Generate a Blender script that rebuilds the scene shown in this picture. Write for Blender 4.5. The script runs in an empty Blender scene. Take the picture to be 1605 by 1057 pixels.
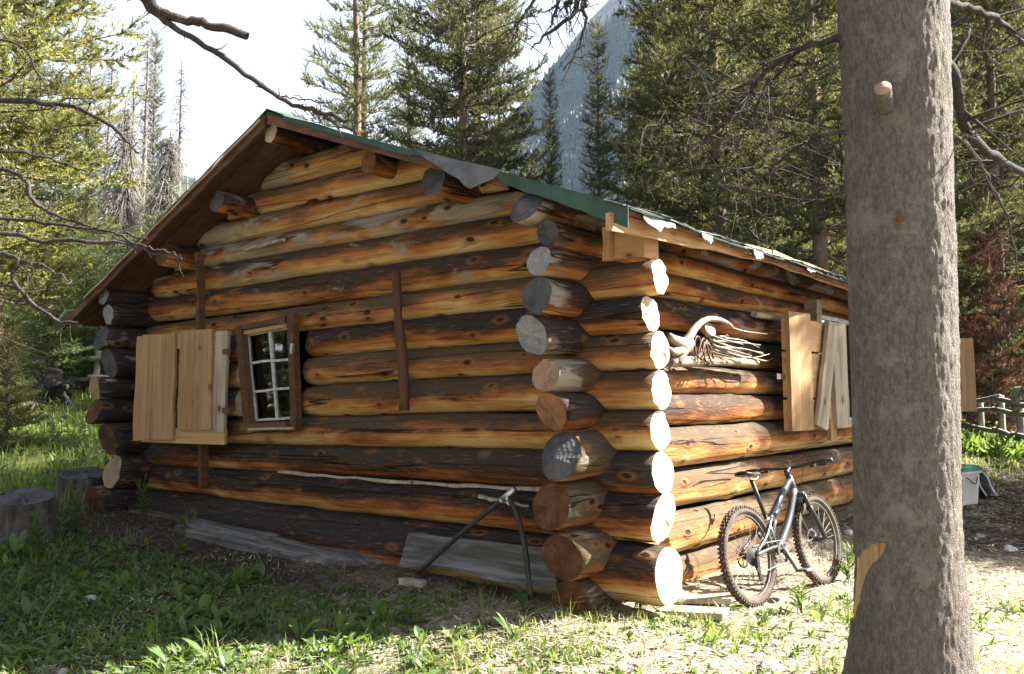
import bpy, bmesh, math, random
import numpy as np
from mathutils import Vector, Matrix

random.seed(7)
sc = bpy.context.scene
COL = sc.collection
rad = math.radians

# ------------------------------------------------------------------ camera
F_PX, CX, CY = 1420.0, 802.5, 528.5            # focal length and centre in pixels of a 1605 x 1057 frame
YAW, PITCH, ROLL = rad(37.6), rad(4.4), rad(0.5)
CAM = np.array([3.34, -5.19, 1.25])


def cam_axes():
    s, c = math.sin(YAW), math.cos(YAW)
    fwd = np.array([-s * math.cos(PITCH), c * math.cos(PITCH), math.sin(PITCH)])
    right = np.array([c, s, 0.0])
    down = np.cross(fwd, right)
    cr, sr = math.cos(ROLL), math.sin(ROLL)
    return np.array([cr * right + sr * down, -sr * right + cr * down, fwd])


AX = cam_axes()
cd = bpy.data.cameras.new('camera')
cam = bpy.data.objects.new('camera', cd)
COL.objects.link(cam)
cd.sensor_fit = 'HORIZONTAL'
cd.sensor_width = 36.0
cd.lens = F_PX / 1605.0 * 36.0
cd.clip_start = 0.05
cd.clip_end = 8000.0
mw = Matrix.Identity(4)
for i in range(3):
    mw[i][0], mw[i][1], mw[i][2], mw[i][3] = AX[0][i], -AX[1][i], -AX[2][i], CAM[i]
cam.matrix_world = mw
sc.camera = cam

# ------------------------------------------------------------------ light
SUN_AZ, SUN_EL = rad(44.0), rad(39.0)          # azimuth from +y towards +x
SUN = np.array([math.sin(SUN_AZ) * math.cos(SUN_EL), math.cos(SUN_AZ) * math.cos(SUN_EL), math.sin(SUN_EL)])
world = bpy.data.worlds.new('World')
sc.world = world
world.use_nodes = True
wn = world.node_tree
wn.nodes.clear()
w_out = wn.nodes.new('ShaderNodeOutputWorld')
w_bg = wn.nodes.new('ShaderNodeBackground')
w_sky = wn.nodes.new('ShaderNodeTexSky')
w_sky.sky_type = 'NISHITA'
w_sky.sun_disc = False
w_sky.sun_elevation = SUN_EL
w_sky.sun_rotation = SUN_AZ
w_sky.altitude = 1500.0
w_sky.air_density = 1.0
w_sky.dust_density = 2.5
w_sky.ozone_density = 1.0
w_hsv = wn.nodes.new('ShaderNodeHueSaturation')   # thin summer haze: a paler sky all round
w_hsv.inputs['Saturation'].default_value = 0.3
w_hsv.inputs['Value'].default_value = 1.0
wn.links.new(w_sky.outputs[0], w_hsv.inputs['Color'])
wn.links.new(w_hsv.outputs[0], w_bg.inputs['Color'])
wn.links.new(w_bg.outputs[0], w_out.inputs['Surface'])
w_bg.inputs['Strength'].default_value = 0.05

ld = bpy.data.lights.new('sun', 'SUN')
ld.energy = 5.0
ld.angle = rad(0.53)
ld.color = (1.0, 0.94, 0.84)
sun = bpy.data.objects.new('sun', ld)
COL.objects.link(sun)
sun.location = (12, 8, 20)
sun.rotation_euler = Vector((-SUN[0], -SUN[1], -SUN[2])).to_track_quat('-Z', 'Y').to_euler()

sc.view_settings.view_transform = 'Standard'
sc.view_settings.look = 'None'
sc.view_settings.gamma = 1.0
sc.view_settings.use_curve_mapping = False
sc.view_settings.exposure = 2.9
sc.render.engine = 'CYCLES'
sc.cycles.use_denoising = True
sc.cycles.max_bounces = 8
sc.cycles.diffuse_bounces = 4
sc.cycles.transparent_max_bounces = 8
sc.cycles.volume_bounces = 0
sc.cycles.sample_clamp_indirect = 6.0


# ------------------------------------------------------------------ measuring: where a point of the frame lies in the place
def ray(px, py):
    return AX.T @ np.array([(px - CX) / F_PX, (py - CY) / F_PX, 1.0])


def on_x(px, py, x):
    d = ray(px, py)
    return CAM + d * ((x - CAM[0]) / d[0])


def on_y(px, py, y):
    d = ray(px, py)
    return CAM + d * ((y - CAM[1]) / d[1])


def on_z(px, py, z):
    d = ray(px, py)
    return CAM + d * ((z - CAM[2]) / d[2])


def at_d(px, py, depth):
    return CAM + ray(px, py) * depth


# ------------------------------------------------------------------ numeric noise
def _hash(ix, iy, iz, seed):
    h = (ix * 374761393 + iy * 668265263 + iz * 2147483647 + seed * 1274126177) & 0xFFFFFFFF
    h = ((h ^ (h >> 13)) * 1274126177) & 0xFFFFFFFF
    return ((h ^ (h >> 16)) & 0xFFFF) / 65535.0


def vnoise(p, seed=0):
    p = np.asarray(p, float)
    i = np.floor(p).astype(np.int64)
    f = p - i
    f = f * f * (3 - 2 * f)
    o = 0.0
    for dx in (0, 1):
        for dy in (0, 1):
            for dz in (0, 1):
                w = (f[:, 0] if dx else 1 - f[:, 0]) * (f[:, 1] if dy else 1 - f[:, 1]) * (f[:, 2] if dz else 1 - f[:, 2])
                o = o + w * _hash(i[:, 0] + dx, i[:, 1] + dy, i[:, 2] + dz, seed)
    return o * 2 - 1


def fbm(p, octaves=3, seed=0):
    p = np.asarray(p, float)
    o, a = 0.0, 1.0
    for k in range(octaves):
        o = o + a * vnoise(p * (2 ** k), seed + k * 17)
        a *= 0.5
    return o


# ------------------------------------------------------------------ mesh helpers
def tag(o, label=None, cat=None, group=None, kind=None):
    if label:
        o['label'] = label
    if cat:
        o['category'] = cat
    if group:
        o['group'] = group
    if kind:
        o['kind'] = kind
    return o


def link(o, parent=None):
    COL.objects.link(o)
    if parent is not None:
        o.parent = parent
    return o


def empty(name, loc=(0, 0, 0), parent=None, rz=0.0):
    o = bpy.data.objects.new(name, None)
    o.empty_display_size = 0.2
    o.location = [float(v) for v in loc]
    o.rotation_euler = (0, 0, rz)
    return link(o, parent)


def raw_mesh(name, verts, faces_flat, sizes, mats=(), mat_idx=None, smooth=False):
    """verts (N,3), flat loop indices, face sizes"""
    me = bpy.data.meshes.new(name)
    verts = np.asarray(verts, np.float32)
    faces_flat = np.asarray(faces_flat, np.int32)
    sizes = np.asarray(sizes, np.int32)
    me.vertices.add(len(verts))
    me.vertices.foreach_set('co', verts.ravel())
    me.loops.add(len(faces_flat))
    me.loops.foreach_set('vertex_index', faces_flat)
    me.polygons.add(len(sizes))
    starts = np.concatenate([[0], np.cumsum(sizes)[:-1]]).astype(np.int32)
    me.polygons.foreach_set('loop_start', starts)
    if mat_idx is not None:
        me.polygons.foreach_set('material_index', np.asarray(mat_idx, np.int32))
    me.polygons.foreach_set('use_smooth', np.full(len(sizes), bool(smooth)))
    for m in mats:
        me.materials.append(m)
    me.update(calc_edges=True)
    return me


def tri_mesh(name, verts, tris, mat, smooth=False):
    tris = np.asarray(tris, np.int32)
    return raw_mesh(name, verts, tris.ravel(), np.full(len(tris), 3), (mat,), None, smooth)


class MB:
    """collects pieces of ONE mesh"""

    def __init__(self):
        self.v, self.f, self.m, self.n = [], [], [], 0

    def add(self, verts, faces, mi=0):
        verts = np.asarray(verts, float)
        self.v.append(verts)
        for f in faces:
            self.f.append([i + self.n for i in f])
            self.m.append(mi)
        self.n += len(verts)
        return self

    def box(self, c, s, mi=0, R=None, jit=0.0):
        c, s = np.asarray(c, float), np.asarray(s, float) / 2
        q = np.array([[x, y, z] for x in (-1, 1) for y in (-1, 1) for z in (-1, 1)], float) * s
        if jit:
            q = q + np.random.default_rng(self.n + 3).normal(0, jit, q.shape)
        if R is not None:
            q = q @ np.asarray(R).T
        return self.add(q + c, [(0, 1, 3, 2), (4, 6, 7, 5), (0, 4, 5, 1), (2, 3, 7, 6), (0, 2, 6, 4), (1, 5, 7, 3)], mi)

    def tube(self, pts, radii, seg=8, mi=0, cap=True, flat=1.0):
        v, f = tube_arrays(pts, radii, seg, cap, flat)
        return self.add(v, f, mi)

    def build(self, name, mats, parent=None, smooth=False, loc=None, color=None):
        if not isinstance(mats, (list, tuple)):
            mats = [mats]
        v = np.concatenate(self.v)
        flat = [i for f in self.f for i in f]
        me = raw_mesh(name, v, flat, [len(f) for f in self.f], mats, self.m, smooth)
        o = bpy.data.objects.new(name, me)
        if loc is not None:
            o.location = [float(a) for a in loc]
        if color:
            o.color = color
        return link(o, parent)


def frames(pts):
    pts = np.asarray(pts, float)
    t = np.gradient(pts, axis=0)
    t /= np.linalg.norm(t, axis=1)[:, None] + 1e-12
    ref = np.array([0, 0, 1.0]) if abs(t[0][2]) < 0.9 else np.array([1.0, 0, 0])
    a = np.cross(t[0], ref)
    a /= np.linalg.norm(a)
    A = [a]
    for i in range(1, len(pts)):
        a = A[-1] - t[i] * np.dot(A[-1], t[i])
        a /= np.linalg.norm(a) + 1e-12
        A.append(a)
    A = np.array(A)
    return t, A, np.cross(t, A)


def tube_arrays(pts, radii, seg=8, cap=True, flat=1.0):
    pts = np.asarray(pts, float)
    n = len(pts)
    radii = np.broadcast_to(np.asarray(radii, float), (n,))
    t, A, B = frames(pts)
    ang = np.arange(seg) * 2 * math.pi / seg
    v = pts[:, None, :] + radii[:, None, None] * (np.cos(ang)[None, :, None] * A[:, None, :] + flat * np.sin(ang)[None, :, None] * B[:, None, :])
    v = v.reshape(-1, 3)
    f = []
    for i in range(n - 1):
        for j in range(seg):
            k = (j + 1) % seg
            f.append((i * seg + j, i * seg + k, (i + 1) * seg + k, (i + 1) * seg + j))
    if cap:
        f.append(tuple(range(seg))[::-1])
        f.append(tuple((n - 1) * seg + j for j in range(seg)))
    return v, f


def spline(pts, n):
    """Catmull-Rom through pts, n samples"""
    p = np.asarray(pts, float)
    if len(p) < 3:
        u = np.linspace(0, 1, n)[:, None]
        return p[0] * (1 - u) + p[-1] * u
    p = np.vstack([2 * p[0] - p[1], p, 2 * p[-1] - p[-2]])
    u = np.linspace(0, len(p) - 3 - 1e-9, n)
    i = u.astype(int)
    t = (u - i)[:, None]
    a, b, c, d = p[i], p[i + 1], p[i + 2], p[i + 3]
    return 0.5 * (2 * b + (c - a) * t + (2 * a - 5 * b + 4 * c - d) * t ** 2 + (3 * b - a - 3 * c + d) * t ** 3)


def rotz(a):
    c, s = math.cos(a), math.sin(a)
    return np.array([[c, -s, 0], [s, c, 0], [0, 0, 1.0]])


# ------------------------------------------------------------------ materials
class NT:
    def __init__(self, name):
        self.mat = bpy.data.materials.new(name)
        self.mat.use_nodes = True
        self.t = self.mat.node_tree
        self.t.nodes.clear()
        self.out = self.t.nodes.new('ShaderNodeOutputMaterial')

    def n(self, typ, **kw):
        nd = self.t.nodes.new('ShaderNode' + typ)
        for k, v in kw.items():
            setattr(nd, k, v)
        return nd

    def put(self, sock, v):
        if v is None:
            return
        if hasattr(v, 'is_linked') or isinstance(v, bpy.types.NodeSocket):
            self.t.links.new(v, sock)
        elif isinstance(v, (tuple, list)):
            v = tuple(v)
            sock.default_value = v if len(v) == len(sock.default_value) else v + (1.0,)
        else:
            sock.default_value = v

    def coord(self, which='Object'):
        return self.n('TexCoord').outputs[which]

    def scale(self, vec, s, loc=(0, 0, 0)):
        m = self.n('Mapping')
        self.put(m.inputs['Vector'], vec)
        m.inputs['Scale'].default_value = s
        if hasattr(loc, 'is_linked'):
            self.put(m.inputs['Location'], loc)
        else:
            m.inputs['Location'].default_value = loc
        return m.outputs[0]

    def noise(self, vec, sc=1.0, detail=4.0, rough=0.55, dist=0.0):
        m = self.n('TexNoise')
        self.put(m.inputs['Vector'], vec)
        m.inputs['Scale'].default_value = sc
        m.inputs['Detail'].default_value = detail
        m.inputs['Roughness'].default_value = rough
        m.inputs['Distortion'].default_value = dist
        return m.outputs[0]

    def voro(self, vec, sc=1.0, feature='F1', out='Distance'):
        m = self.n('TexVoronoi', feature=feature)
        self.put(m.inputs['Vector'], vec)
        m.inputs['Scale'].default_value = sc
        return m.outputs[out]

    def math(self, op, a, b=None, c=None, clamp=False):
        m = self.n('Math', operation=op)
        m.use_clamp = clamp
        for i, v in enumerate((a, b, c)):
            if v is not None:
                self.put(m.inputs[i], v)
        return m.outputs[0]

    def step(self, v, a, b, lo=0.0, hi=1.0):
        m = self.n('MapRange', interpolation_type='SMOOTHSTEP')
        self.put(m.inputs[0], v)
        for i, x in enumerate((a, b, lo, hi)):
            m.inputs[i + 1].default_value = x
        return m.outputs[0]

    def mix(self, f, a, b, mode='MIX'):
        m = self.n('Mix', data_type='RGBA', blend_type=mode)
        self.put(m.inputs[0], f)
        self.put(m.inputs[6], a)
        self.put(m.inputs[7], b)
        return m.outputs[2]

    def ramp(self, f, stops):
        m = self.n('ValToRGB')
        self.put(m.inputs[0], f)
        e = m.color_ramp.elements
        while len(e) < len(stops):
            e.new(0.5)
        for i, (p, c) in enumerate(stops):
            e[i].position = p
            e[i].color = tuple(c) + (1.0,) if len(c) == 3 else c
        return m.outputs[0]

    def sep(self, v):
        m = self.n('SeparateXYZ')
        self.put(m.inputs[0], v)
        return m.outputs

    def comb(self, x, y, z):
        m = self.n('CombineXYZ')
        self.put(m.inputs[0], x)
        self.put(m.inputs[1], y)
        self.put(m.inputs[2], z)
        return m.outputs[0]

    def bump(self, h, strength=0.5, dist=0.01, normal=None):
        m = self.n('Bump')
        self.put(m.inputs['Height'], h)
        m.inputs['Strength'].default_value = strength
        m.inputs['Distance'].default_value = dist
        if normal is not None:
            self.put(m.inputs['Normal'], normal)
        return m.outputs[0]

    def finish(self, color, rough=0.8, normal=None, metal=0.0, spec=0.3):
        p = self.n('BsdfPrincipled')
        self.put(p.inputs['Base Color'], color)
        self.put(p.inputs['Roughness'], rough)
        self.put(p.inputs['Metallic'], metal)
        p.inputs['Specular IOR Level'].default_value = spec
        if normal is not None:
            self.put(p.inputs['Normal'], normal)
        self.t.links.new(p.outputs[0], self.out.inputs[0])
        return self.mat

    def leafy(self, color, trans, k=0.4, rough=0.5, gloss=0.05):
        d = self.n('BsdfDiffuse')
        self.put(d.inputs[0], color)
        t = self.n('BsdfTranslucent')
        self.put(t.inputs[0], trans)
        m = self.n('MixShader')
        m.inputs[0].default_value = k
        self.t.links.new(d.outputs[0], m.inputs[1])
        self.t.links.new(t.outputs[0], m.inputs[2])
        g = self.n('BsdfGlossy')
        g.inputs['Roughness'].default_value = rough
        m2 = self.n('MixShader')
        m2.inputs[0].default_value = gloss
        self.t.links.new(m.outputs[0], m2.inputs[1])
        self.t.links.new(g.outputs[0], m2.inputs[2])
        self.t.links.new(m2.outputs[0], self.out.inputs[0])
        return self.mat


def obj_rand_vec(k):
    oi = k.n('ObjectInfo')
    r = k.math('MULTIPLY', oi.outputs['Random'], 37.0)
    return oi, k.comb(r, k.math('MULTIPLY', r, 1.7), k.math('MULTIPLY', r, 0.6))


def m_log():
    """hewn, rain-stained log: pale on the sheltered underside, amber on the face, stained dark on the weather side; knots, checks.
    object colour: r = stain, g = warmth, b = grey bleaching"""
    k = NT('weathered_log')
    oi, off = obj_rand_vec(k)
    va = k.n('VectorMath', operation='ADD')
    k.put(va.inputs[0], k.coord())
    k.put(va.inputs[1], off)
    P = va.outputs[0]
    raw = k.sep(k.coord())
    par = k.n('SeparateColor')
    k.put(par.inputs[0], oi.outputs['Color'])
    streak = k.noise(k.scale(P, (1.3, 26, 26)), 1.0, 7, 0.65, 0.25)
    patch = k.noise(k.scale(P, (1.3, 4.0, 4.0)), 1.0, 4, 0.6, 0.5)
    blot = k.noise(k.scale(P, (0.55, 1.5, 1.5), (4, 1, 9)), 1.0, 3, 0.5, 0.3)
    fine = k.noise(k.scale(P, (8, 110, 110)), 1.0, 3, 0.6)
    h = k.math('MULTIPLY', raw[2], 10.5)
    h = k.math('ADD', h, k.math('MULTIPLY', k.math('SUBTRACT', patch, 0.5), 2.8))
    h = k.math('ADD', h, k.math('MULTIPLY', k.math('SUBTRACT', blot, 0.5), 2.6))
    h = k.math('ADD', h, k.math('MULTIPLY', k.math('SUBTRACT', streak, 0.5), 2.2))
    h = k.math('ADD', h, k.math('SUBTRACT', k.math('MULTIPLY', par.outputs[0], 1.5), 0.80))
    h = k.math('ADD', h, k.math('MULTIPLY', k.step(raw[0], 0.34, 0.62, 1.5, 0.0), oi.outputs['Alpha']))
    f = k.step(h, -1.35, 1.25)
    f2 = k.n('MapRange')
    k.put(f2.inputs[0], h)
    f2.inputs[1].default_value, f2.inputs[2].default_value = -1.35, 1.25
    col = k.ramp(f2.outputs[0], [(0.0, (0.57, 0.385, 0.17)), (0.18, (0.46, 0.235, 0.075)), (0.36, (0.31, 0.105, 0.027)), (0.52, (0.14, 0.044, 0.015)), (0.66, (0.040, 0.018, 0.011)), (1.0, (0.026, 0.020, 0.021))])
    col = k.mix(k.math('MULTIPLY', k.math('SUBTRACT', 1.0, par.outputs[1], clamp=True), 0.55), col, (0.42, 0.29, 0.13, 1))
    col = k.mix(k.math('MULTIPLY', k.step(streak, 0.52, 0.72), 0.5), col, (0.085, 0.038, 0.018, 1))
    col = k.mix(k.math('MULTIPLY', k.step(fine, 0.55, 0.75), 0.22), col, (0.56, 0.42, 0.24, 1))
    # bleached grey
    gp = k.step(k.math('ADD', k.noise(k.scale(P, (1.7, 6, 6), (3, 7, 1)), 1.0, 5, 0.6, 0.8), k.math('ADD', k.math('MULTIPLY', k.math('ADD', par.outputs[2], 0.06), 0.6), k.step(raw[0], 0.08, 0.42, 0.14, 0.0))), 0.72, 0.86)
    grey = k.ramp(streak, [(0.3, (0.14, 0.125, 0.10)), (0.7, (0.40, 0.37, 0.30))])
    col = k.mix(k.math('MULTIPLY', gp, 0.8), col, grey)
    # knots: only some cells carry one
    kv = k.scale(P, (4.2, 8.0, 8.0))
    vn = k.n('TexVoronoi', feature='F1')
    k.put(vn.inputs['Vector'], kv)
    vn.inputs['Scale'].default_value = 1.0
    pick = k.step(k.sep(vn.outputs['Color'])[0], 0.40, 0.44)
    kd = k.math('ADD', vn.outputs['Distance'], k.math('MULTIPLY', k.math('SUBTRACT', fine, 0.5), 0.16))
    ring = k.math('MULTIPLY', k.step(kd, 0.18, 0.42, 1.0, 0.0), pick)
    core = k.math('MULTIPLY', k.step(kd, 0.09, 0.20, 1.0, 0.0), pick)
    col = k.mix(k.math('MULTIPLY', ring, 0.5), col, (0.26, 0.11, 0.035, 1))
    col = k.mix(k.math('MULTIPLY', core, 0.92), col, (0.020, 0.012, 0.009, 1))
    # drying checks along the grain
    cn = k.noise(k.scale(P, (0.22, 7, 7), (9, 2, 5)), 1.0, 2, 0.4, 0.15)
    crack = k.step(k.math('ABSOLUTE', k.math('SUBTRACT', cn, 0.53)), 0.003, 0.010, 1.0, 0.0)
    crack = k.math('MULTIPLY', crack, k.step(patch, 0.40, 0.52))
    col = k.mix(k.math('MULTIPLY', crack, 0.85), col, (0.015, 0.010, 0.008, 1))
    hgt = k.math('ADD', k.math('MULTIPLY', streak, 0.6), k.math('MULTIPLY', fine, 0.3))
    hgt = k.math('SUBTRACT', hgt, k.math('MULTIPLY', crack, 0.9))
    hgt = k.math('ADD', hgt, k.math('MULTIPLY', ring, 0.5))
    hgt = k.math('SUBTRACT', hgt, k.math('MULTIPLY', core, 0.9))
    hgt = k.math('ADD', hgt, k.math('MULTIPLY', patch, 0.7))
    return k.finish(col, k.step(streak, 0.2, 0.8, 0.7, 0.92), k.bump(hgt, 1.0, 0.022), spec=0.15)


def m_end(name, c0, c1, c2, crack=0.3):
    k = NT(name)
    oi, off = obj_rand_vec(k)
    va = k.n('VectorMath', operation='ADD')
    k.put(va.inputs[0], k.coord())
    k.put(va.inputs[1], off)
    P = va.outputs[0]
    s = k.sep(k.coord())
    wob = k.noise(P, 9.0, 3, 0.5)
    r = k.math('SQRT', k.math('ADD', k.math('MULTIPLY', s[1], s[1]), k.math('MULTIPLY', s[2], s[2])))
    r2 = k.math('ADD', r, k.math('MULTIPLY', wob, 0.05))
    rings = k.math('SINE', k.math('MULTIPLY', r2, 270.0))
    col = k.mix(k.step(k.noise(P, 5.0, 5, 0.65), 0.35, 0.65), c0, c1)
    col = k.mix(k.math('MULTIPLY', k.step(rings, -0.4, 1.0), 0.25), col, c2)
    ang = k.math('ARCTAN2', s[2], s[1])
    cv = k.comb(k.math('MULTIPLY', k.math('SINE', ang), 2.2), k.math('MULTIPLY', k.math('COSINE', ang), 2.2), oi.outputs['Random'])
    rc = k.noise(cv, 2.5, 4, 0.7)
    cr = k.math('MULTIPLY', k.step(k.math('ABSOLUTE', k.math('SUBTRACT', rc, 0.5)), 0.002, 0.012, 1.0, 0.0), k.step(r, 0.01, 0.06))
    col = k.mix(k.math('MULTIPLY', cr, crack), col, (0.02, 0.014, 0.01, 1))
    hgt = k.math('SUBTRACT', k.math('MULTIPLY', rings, 0.25), cr)
    hgt = k.math('ADD', hgt, k.math('MULTIPLY', k.noise(P, 60.0, 3, 0.6), 0.7))
    return k.finish(col, 0.85, k.bump(hgt, 0.5, 0.008), spec=0.2)


def m_plank(name, c0, c1, c2, axis=0, gloss=0.7, knots=0.9, saw=True):
    """sawn board, grain along the given local axis"""
    k = NT(name)
    oi, off = obj_rand_vec(k)
    va = k.n('VectorMath', operation='ADD')
    k.put(va.inputs[0], k.coord())
    k.put(va.inputs[1], off)
    P = va.outputs[0]
    sc1 = [16.0] * 3
    sc1[axis] = 1.2
    sc2 = [5.0] * 3
    sc2[axis] = 1.3
    grain = k.noise(k.scale(P, tuple(sc1)), 1.0, 6, 0.62, 0.5)
    patch = k.noise(k.scale(P, tuple(sc2)), 1.0, 3, 0.6, 0.5)
    col = k.mix(k.step(grain, 0.35, 0.62), c0, c1)
    col = k.mix(k.math('MULTIPLY', k.step(grain, 0.60, 0.72), 0.45), col, tuple(0.45 * x for x in c1[:3]) + (1,))
    col = k.mix(k.math('MULTIPLY', k.step(patch, 0.5, 0.75), 0.7), col, c2)
    sk = [7.0] * 3
    sk[axis] = 3.6
    vn = k.n('TexVoronoi', feature='F1')
    k.put(vn.inputs['Vector'], k.scale(P, tuple(sk)))
    vn.inputs['Scale'].default_value = 1.0
    pick = k.step(k.sep(vn.outputs['Color'])[0], 0.5, 0.54)
    kd = k.math('ADD', vn.outputs['Distance'], k.math('MULTIPLY', k.math('SUBTRACT', grain, 0.5), 0.1))
    ring = k.math('MULTIPLY', k.step(kd, 0.14, 0.30, 1.0, 0.0), pick)
    core = k.math('MULTIPLY', k.step(kd, 0.07, 0.15, 1.0, 0.0), pick)
    col = k.mix(k.math('MULTIPLY', ring, 0.5 * knots), col, (0.22, 0.10, 0.035, 1))
    col = k.mix(k.math('MULTIPLY', core, knots), col, (0.05, 0.025, 0.012, 1))
    sv = [45.0] * 3
    sv[axis] = 0.8
    cn = k.noise(k.scale(P, tuple(sv), (2, 5, 8)), 1.0, 2, 0.5)
    crack = k.step(k.math('ABSOLUTE', k.math('SUBTRACT', cn, 0.62)), 0.003, 0.02, 1.0, 0.0)
    col = k.mix(k.math('MULTIPLY', crack, 0.6), col, (0.06, 0.035, 0.02, 1))
    hgt = k.math('SUBTRACT', grain, k.math('MULTIPLY', crack, 0.7))
    if saw:
        s3 = [6.0] * 3
        s3[axis] = 110.0
        hgt = k.math('ADD', hgt, k.math('MULTIPLY', k.noise(k.scale(P, tuple(s3)), 1.0, 1, 0.5), 0.35))
    return k.finish(col, gloss, k.bump(hgt, 0.45, 0.006), spec=0.3)


def m_simple(name, c0, c1, sc=8.0, rough=0.8, metal=0.0, bump=0.3, bdist=0.01, spec=0.3, stretch=(1, 1, 1)):
    k = NT(name)
    P = k.scale(k.coord(), stretch)
    n = k.noise(P, sc, 5, 0.6, 0.2)
    col = k.mix(k.step(n, 0.3, 0.7), c0, c1)
    nb = k.noise(P, sc * 5, 4, 0.6)
    return k.finish(col, rough, k.bump(k.math('ADD', n, k.math('MULTIPLY', nb, 0.5)), bump, bdist), metal, spec)


def m_needles(name, c0, c1, t0, k_=0.45):
    k = NT(name)
    oi, off = obj_rand_vec(k)
    g = k.n('NewGeometry')
    n = k.noise(k.coord(), 1.4, 4, 0.6)
    r = g.outputs['Random Per Island']
    f = k.math('ADD', k.math('MULTIPLY', k.step(n, 0.35, 0.65), 0.6), k.math('MULTIPLY', r, 0.4))
    n2 = k.noise(k.coord(), 0.45, 3, 0.6)
    f = k.math('ADD', f, k.math('MULTIPLY', k.math('SUBTRACT', n2, 0.5), 1.3))
    f = k.math('ADD', f, k.math('MULTIPLY', k.math('SUBTRACT', oi.outputs['Random'], 0.55), 0.5), clamp=True)
    col = k.mix(f, c0, c1)
    tr = k.mix(f, tuple(0.6 * x for x in t0[:3]) + (1,), t0)
    return k.leafy(col, tr, k_, 0.5, 0.03)


def m_bark(name, c0, c1, c2, vs=1.0, strength=0.8, dist=0.02):
    k = NT(name)
    P = k.coord()
    wv = k.n('VectorMath', operation='ADD')
    k.put(wv.inputs[0], P)
    wob = k.n('TexNoise')
    k.put(wob.inputs['Vector'], P)
    wob.inputs['Scale'].default_value = 18.0 * vs
    ws = k.n('VectorMath', operation='SCALE')
    k.put(ws.inputs[0], wob.outputs[1])
    ws.inputs['Scale'].default_value = 0.05 / vs
    k.put(wv.inputs[1], ws.outputs[0])
    Q = wv.outputs[0]
    edge = k.voro(k.scale(Q, (34 * vs, 34 * vs, 20 * vs)), 1.0, 'DISTANCE_TO_EDGE')
    n = k.noise(k.scale(P, (22 * vs, 22 * vs, 9 * vs)), 1.0, 7, 0.7, 0.4)
    fib = k.noise(k.scale(P, (60 * vs, 60 * vs, 8 * vs)), 1.0, 4, 0.6)
    lich = k.noise(P, 2.6 * vs, 6, 0.7)
    col = k.mix(k.step(n, 0.32, 0.68), c0, c1)
    col = k.mix(k.math('MULTIPLY', k.step(lich, 0.5, 0.66), 0.65), col, c2)
    dk = tuple(0.45 * x for x in c0[:3]) + (1,)
    col = k.mix(k.math('MULTIPLY', k.math('MULTIPLY', k.step(edge, 0.0, 0.09, 1.0, 0.0), k.step(n, 0.35, 0.6)), 0.35), col, dk)
    hgt = k.math('ADD', k.math('MULTIPLY', k.step(edge, 0.0, 0.25), 0.18), k.math('MULTIPLY', n, 1.0))
    hgt = k.math('ADD', hgt, k.math('MULTIPLY', fib, 0.4))
    return k.finish(col, 0.9, k.bump(hgt, strength, dist), spec=0.15)


def m_glass():
    k = NT('window_glass')
    fr = k.n('Fresnel')
    fr.inputs['IOR'].default_value = 1.5
    f = k.math('ADD', k.math('MULTIPLY', fr.outputs[0], 1.6), 0.06, clamp=True)
    t = k.n('BsdfTransparent')
    t.inputs[0].default_value = (0.8, 0.84, 0.82, 1)
    g = k.n('BsdfGlossy')
    g.inputs['Roughness'].default_value = 0.015
    b = k.bump(k.noise(k.coord(), 2.2, 2, 0.5), 0.10, 0.02)
    k.put(g.inputs['Normal'], b)
    m = k.n('MixShader')
    k.put(m.inputs[0], f)
    k.t.links.new(t.outputs[0], m.inputs[1])
    k.t.links.new(g.outputs[0], m.inputs[2])
    k.t.links.new(m.outputs[0], k.out.inputs[0])
    return k.mat


def m_ground():
    k = NT('forest_ground')
    P = k.coord()
    big = k.noise(P, 0.35, 5, 0.6)
    mid = k.noise(P, 2.2, 6, 0.65, 0.3)
    fine = k.noise(P, 26.0, 6, 0.7)
    soil = k.ramp(fine, [(0.3, (0.020, 0.014, 0.010)), (0.55, (0.052, 0.037, 0.026)), (0.8, (0.12, 0.092, 0.068))])  # kept dark to hold the shade before the gable in its colour
    straw = k.ramp(fine, [(0.32, (0.07, 0.052, 0.036)), (0.5, (0.24, 0.20, 0.145)), (0.72, (0.46, 0.41, 0.32))])
    s = k.sep(P)
    # trodden, straw-littered clearing in front and to the right; moss and grass roots further out
    clear = k.math('MULTIPLY', k.step(s[0], -3.5, 0.8), k.step(s[1], 2.6, 5.0, 1.0, 0.25))  # straw thinned farther back, putting the tree shade into the ground colour
    f = k.math('ADD', k.math('MULTIPLY', clear, 0.55), k.math('SUBTRACT', mid, 0.55))
    col = k.mix(k.step(f, 0.0, 0.5), soil, straw)
    gfar = k.math('ADD', k.step(s[0], -5.0, -8.0), k.step(s[1], 8.5, 12.0), clamp=True)
    green = k.ramp(mid, [(0.3, (0.035, 0.05, 0.016)), (0.7, (0.10, 0.12, 0.035))])
    col = k.mix(k.math('MULTIPLY', gfar, k.step(big, 0.3, 0.55)), col, green)
    hgt = k.math('ADD', fine, k.math('MULTIPLY', k.noise(P, 90.0, 3, 0.6), 0.5))
    return k.finish(col, 0.95, k.bump(hgt, 0.9, 0.03), spec=0.1)


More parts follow.
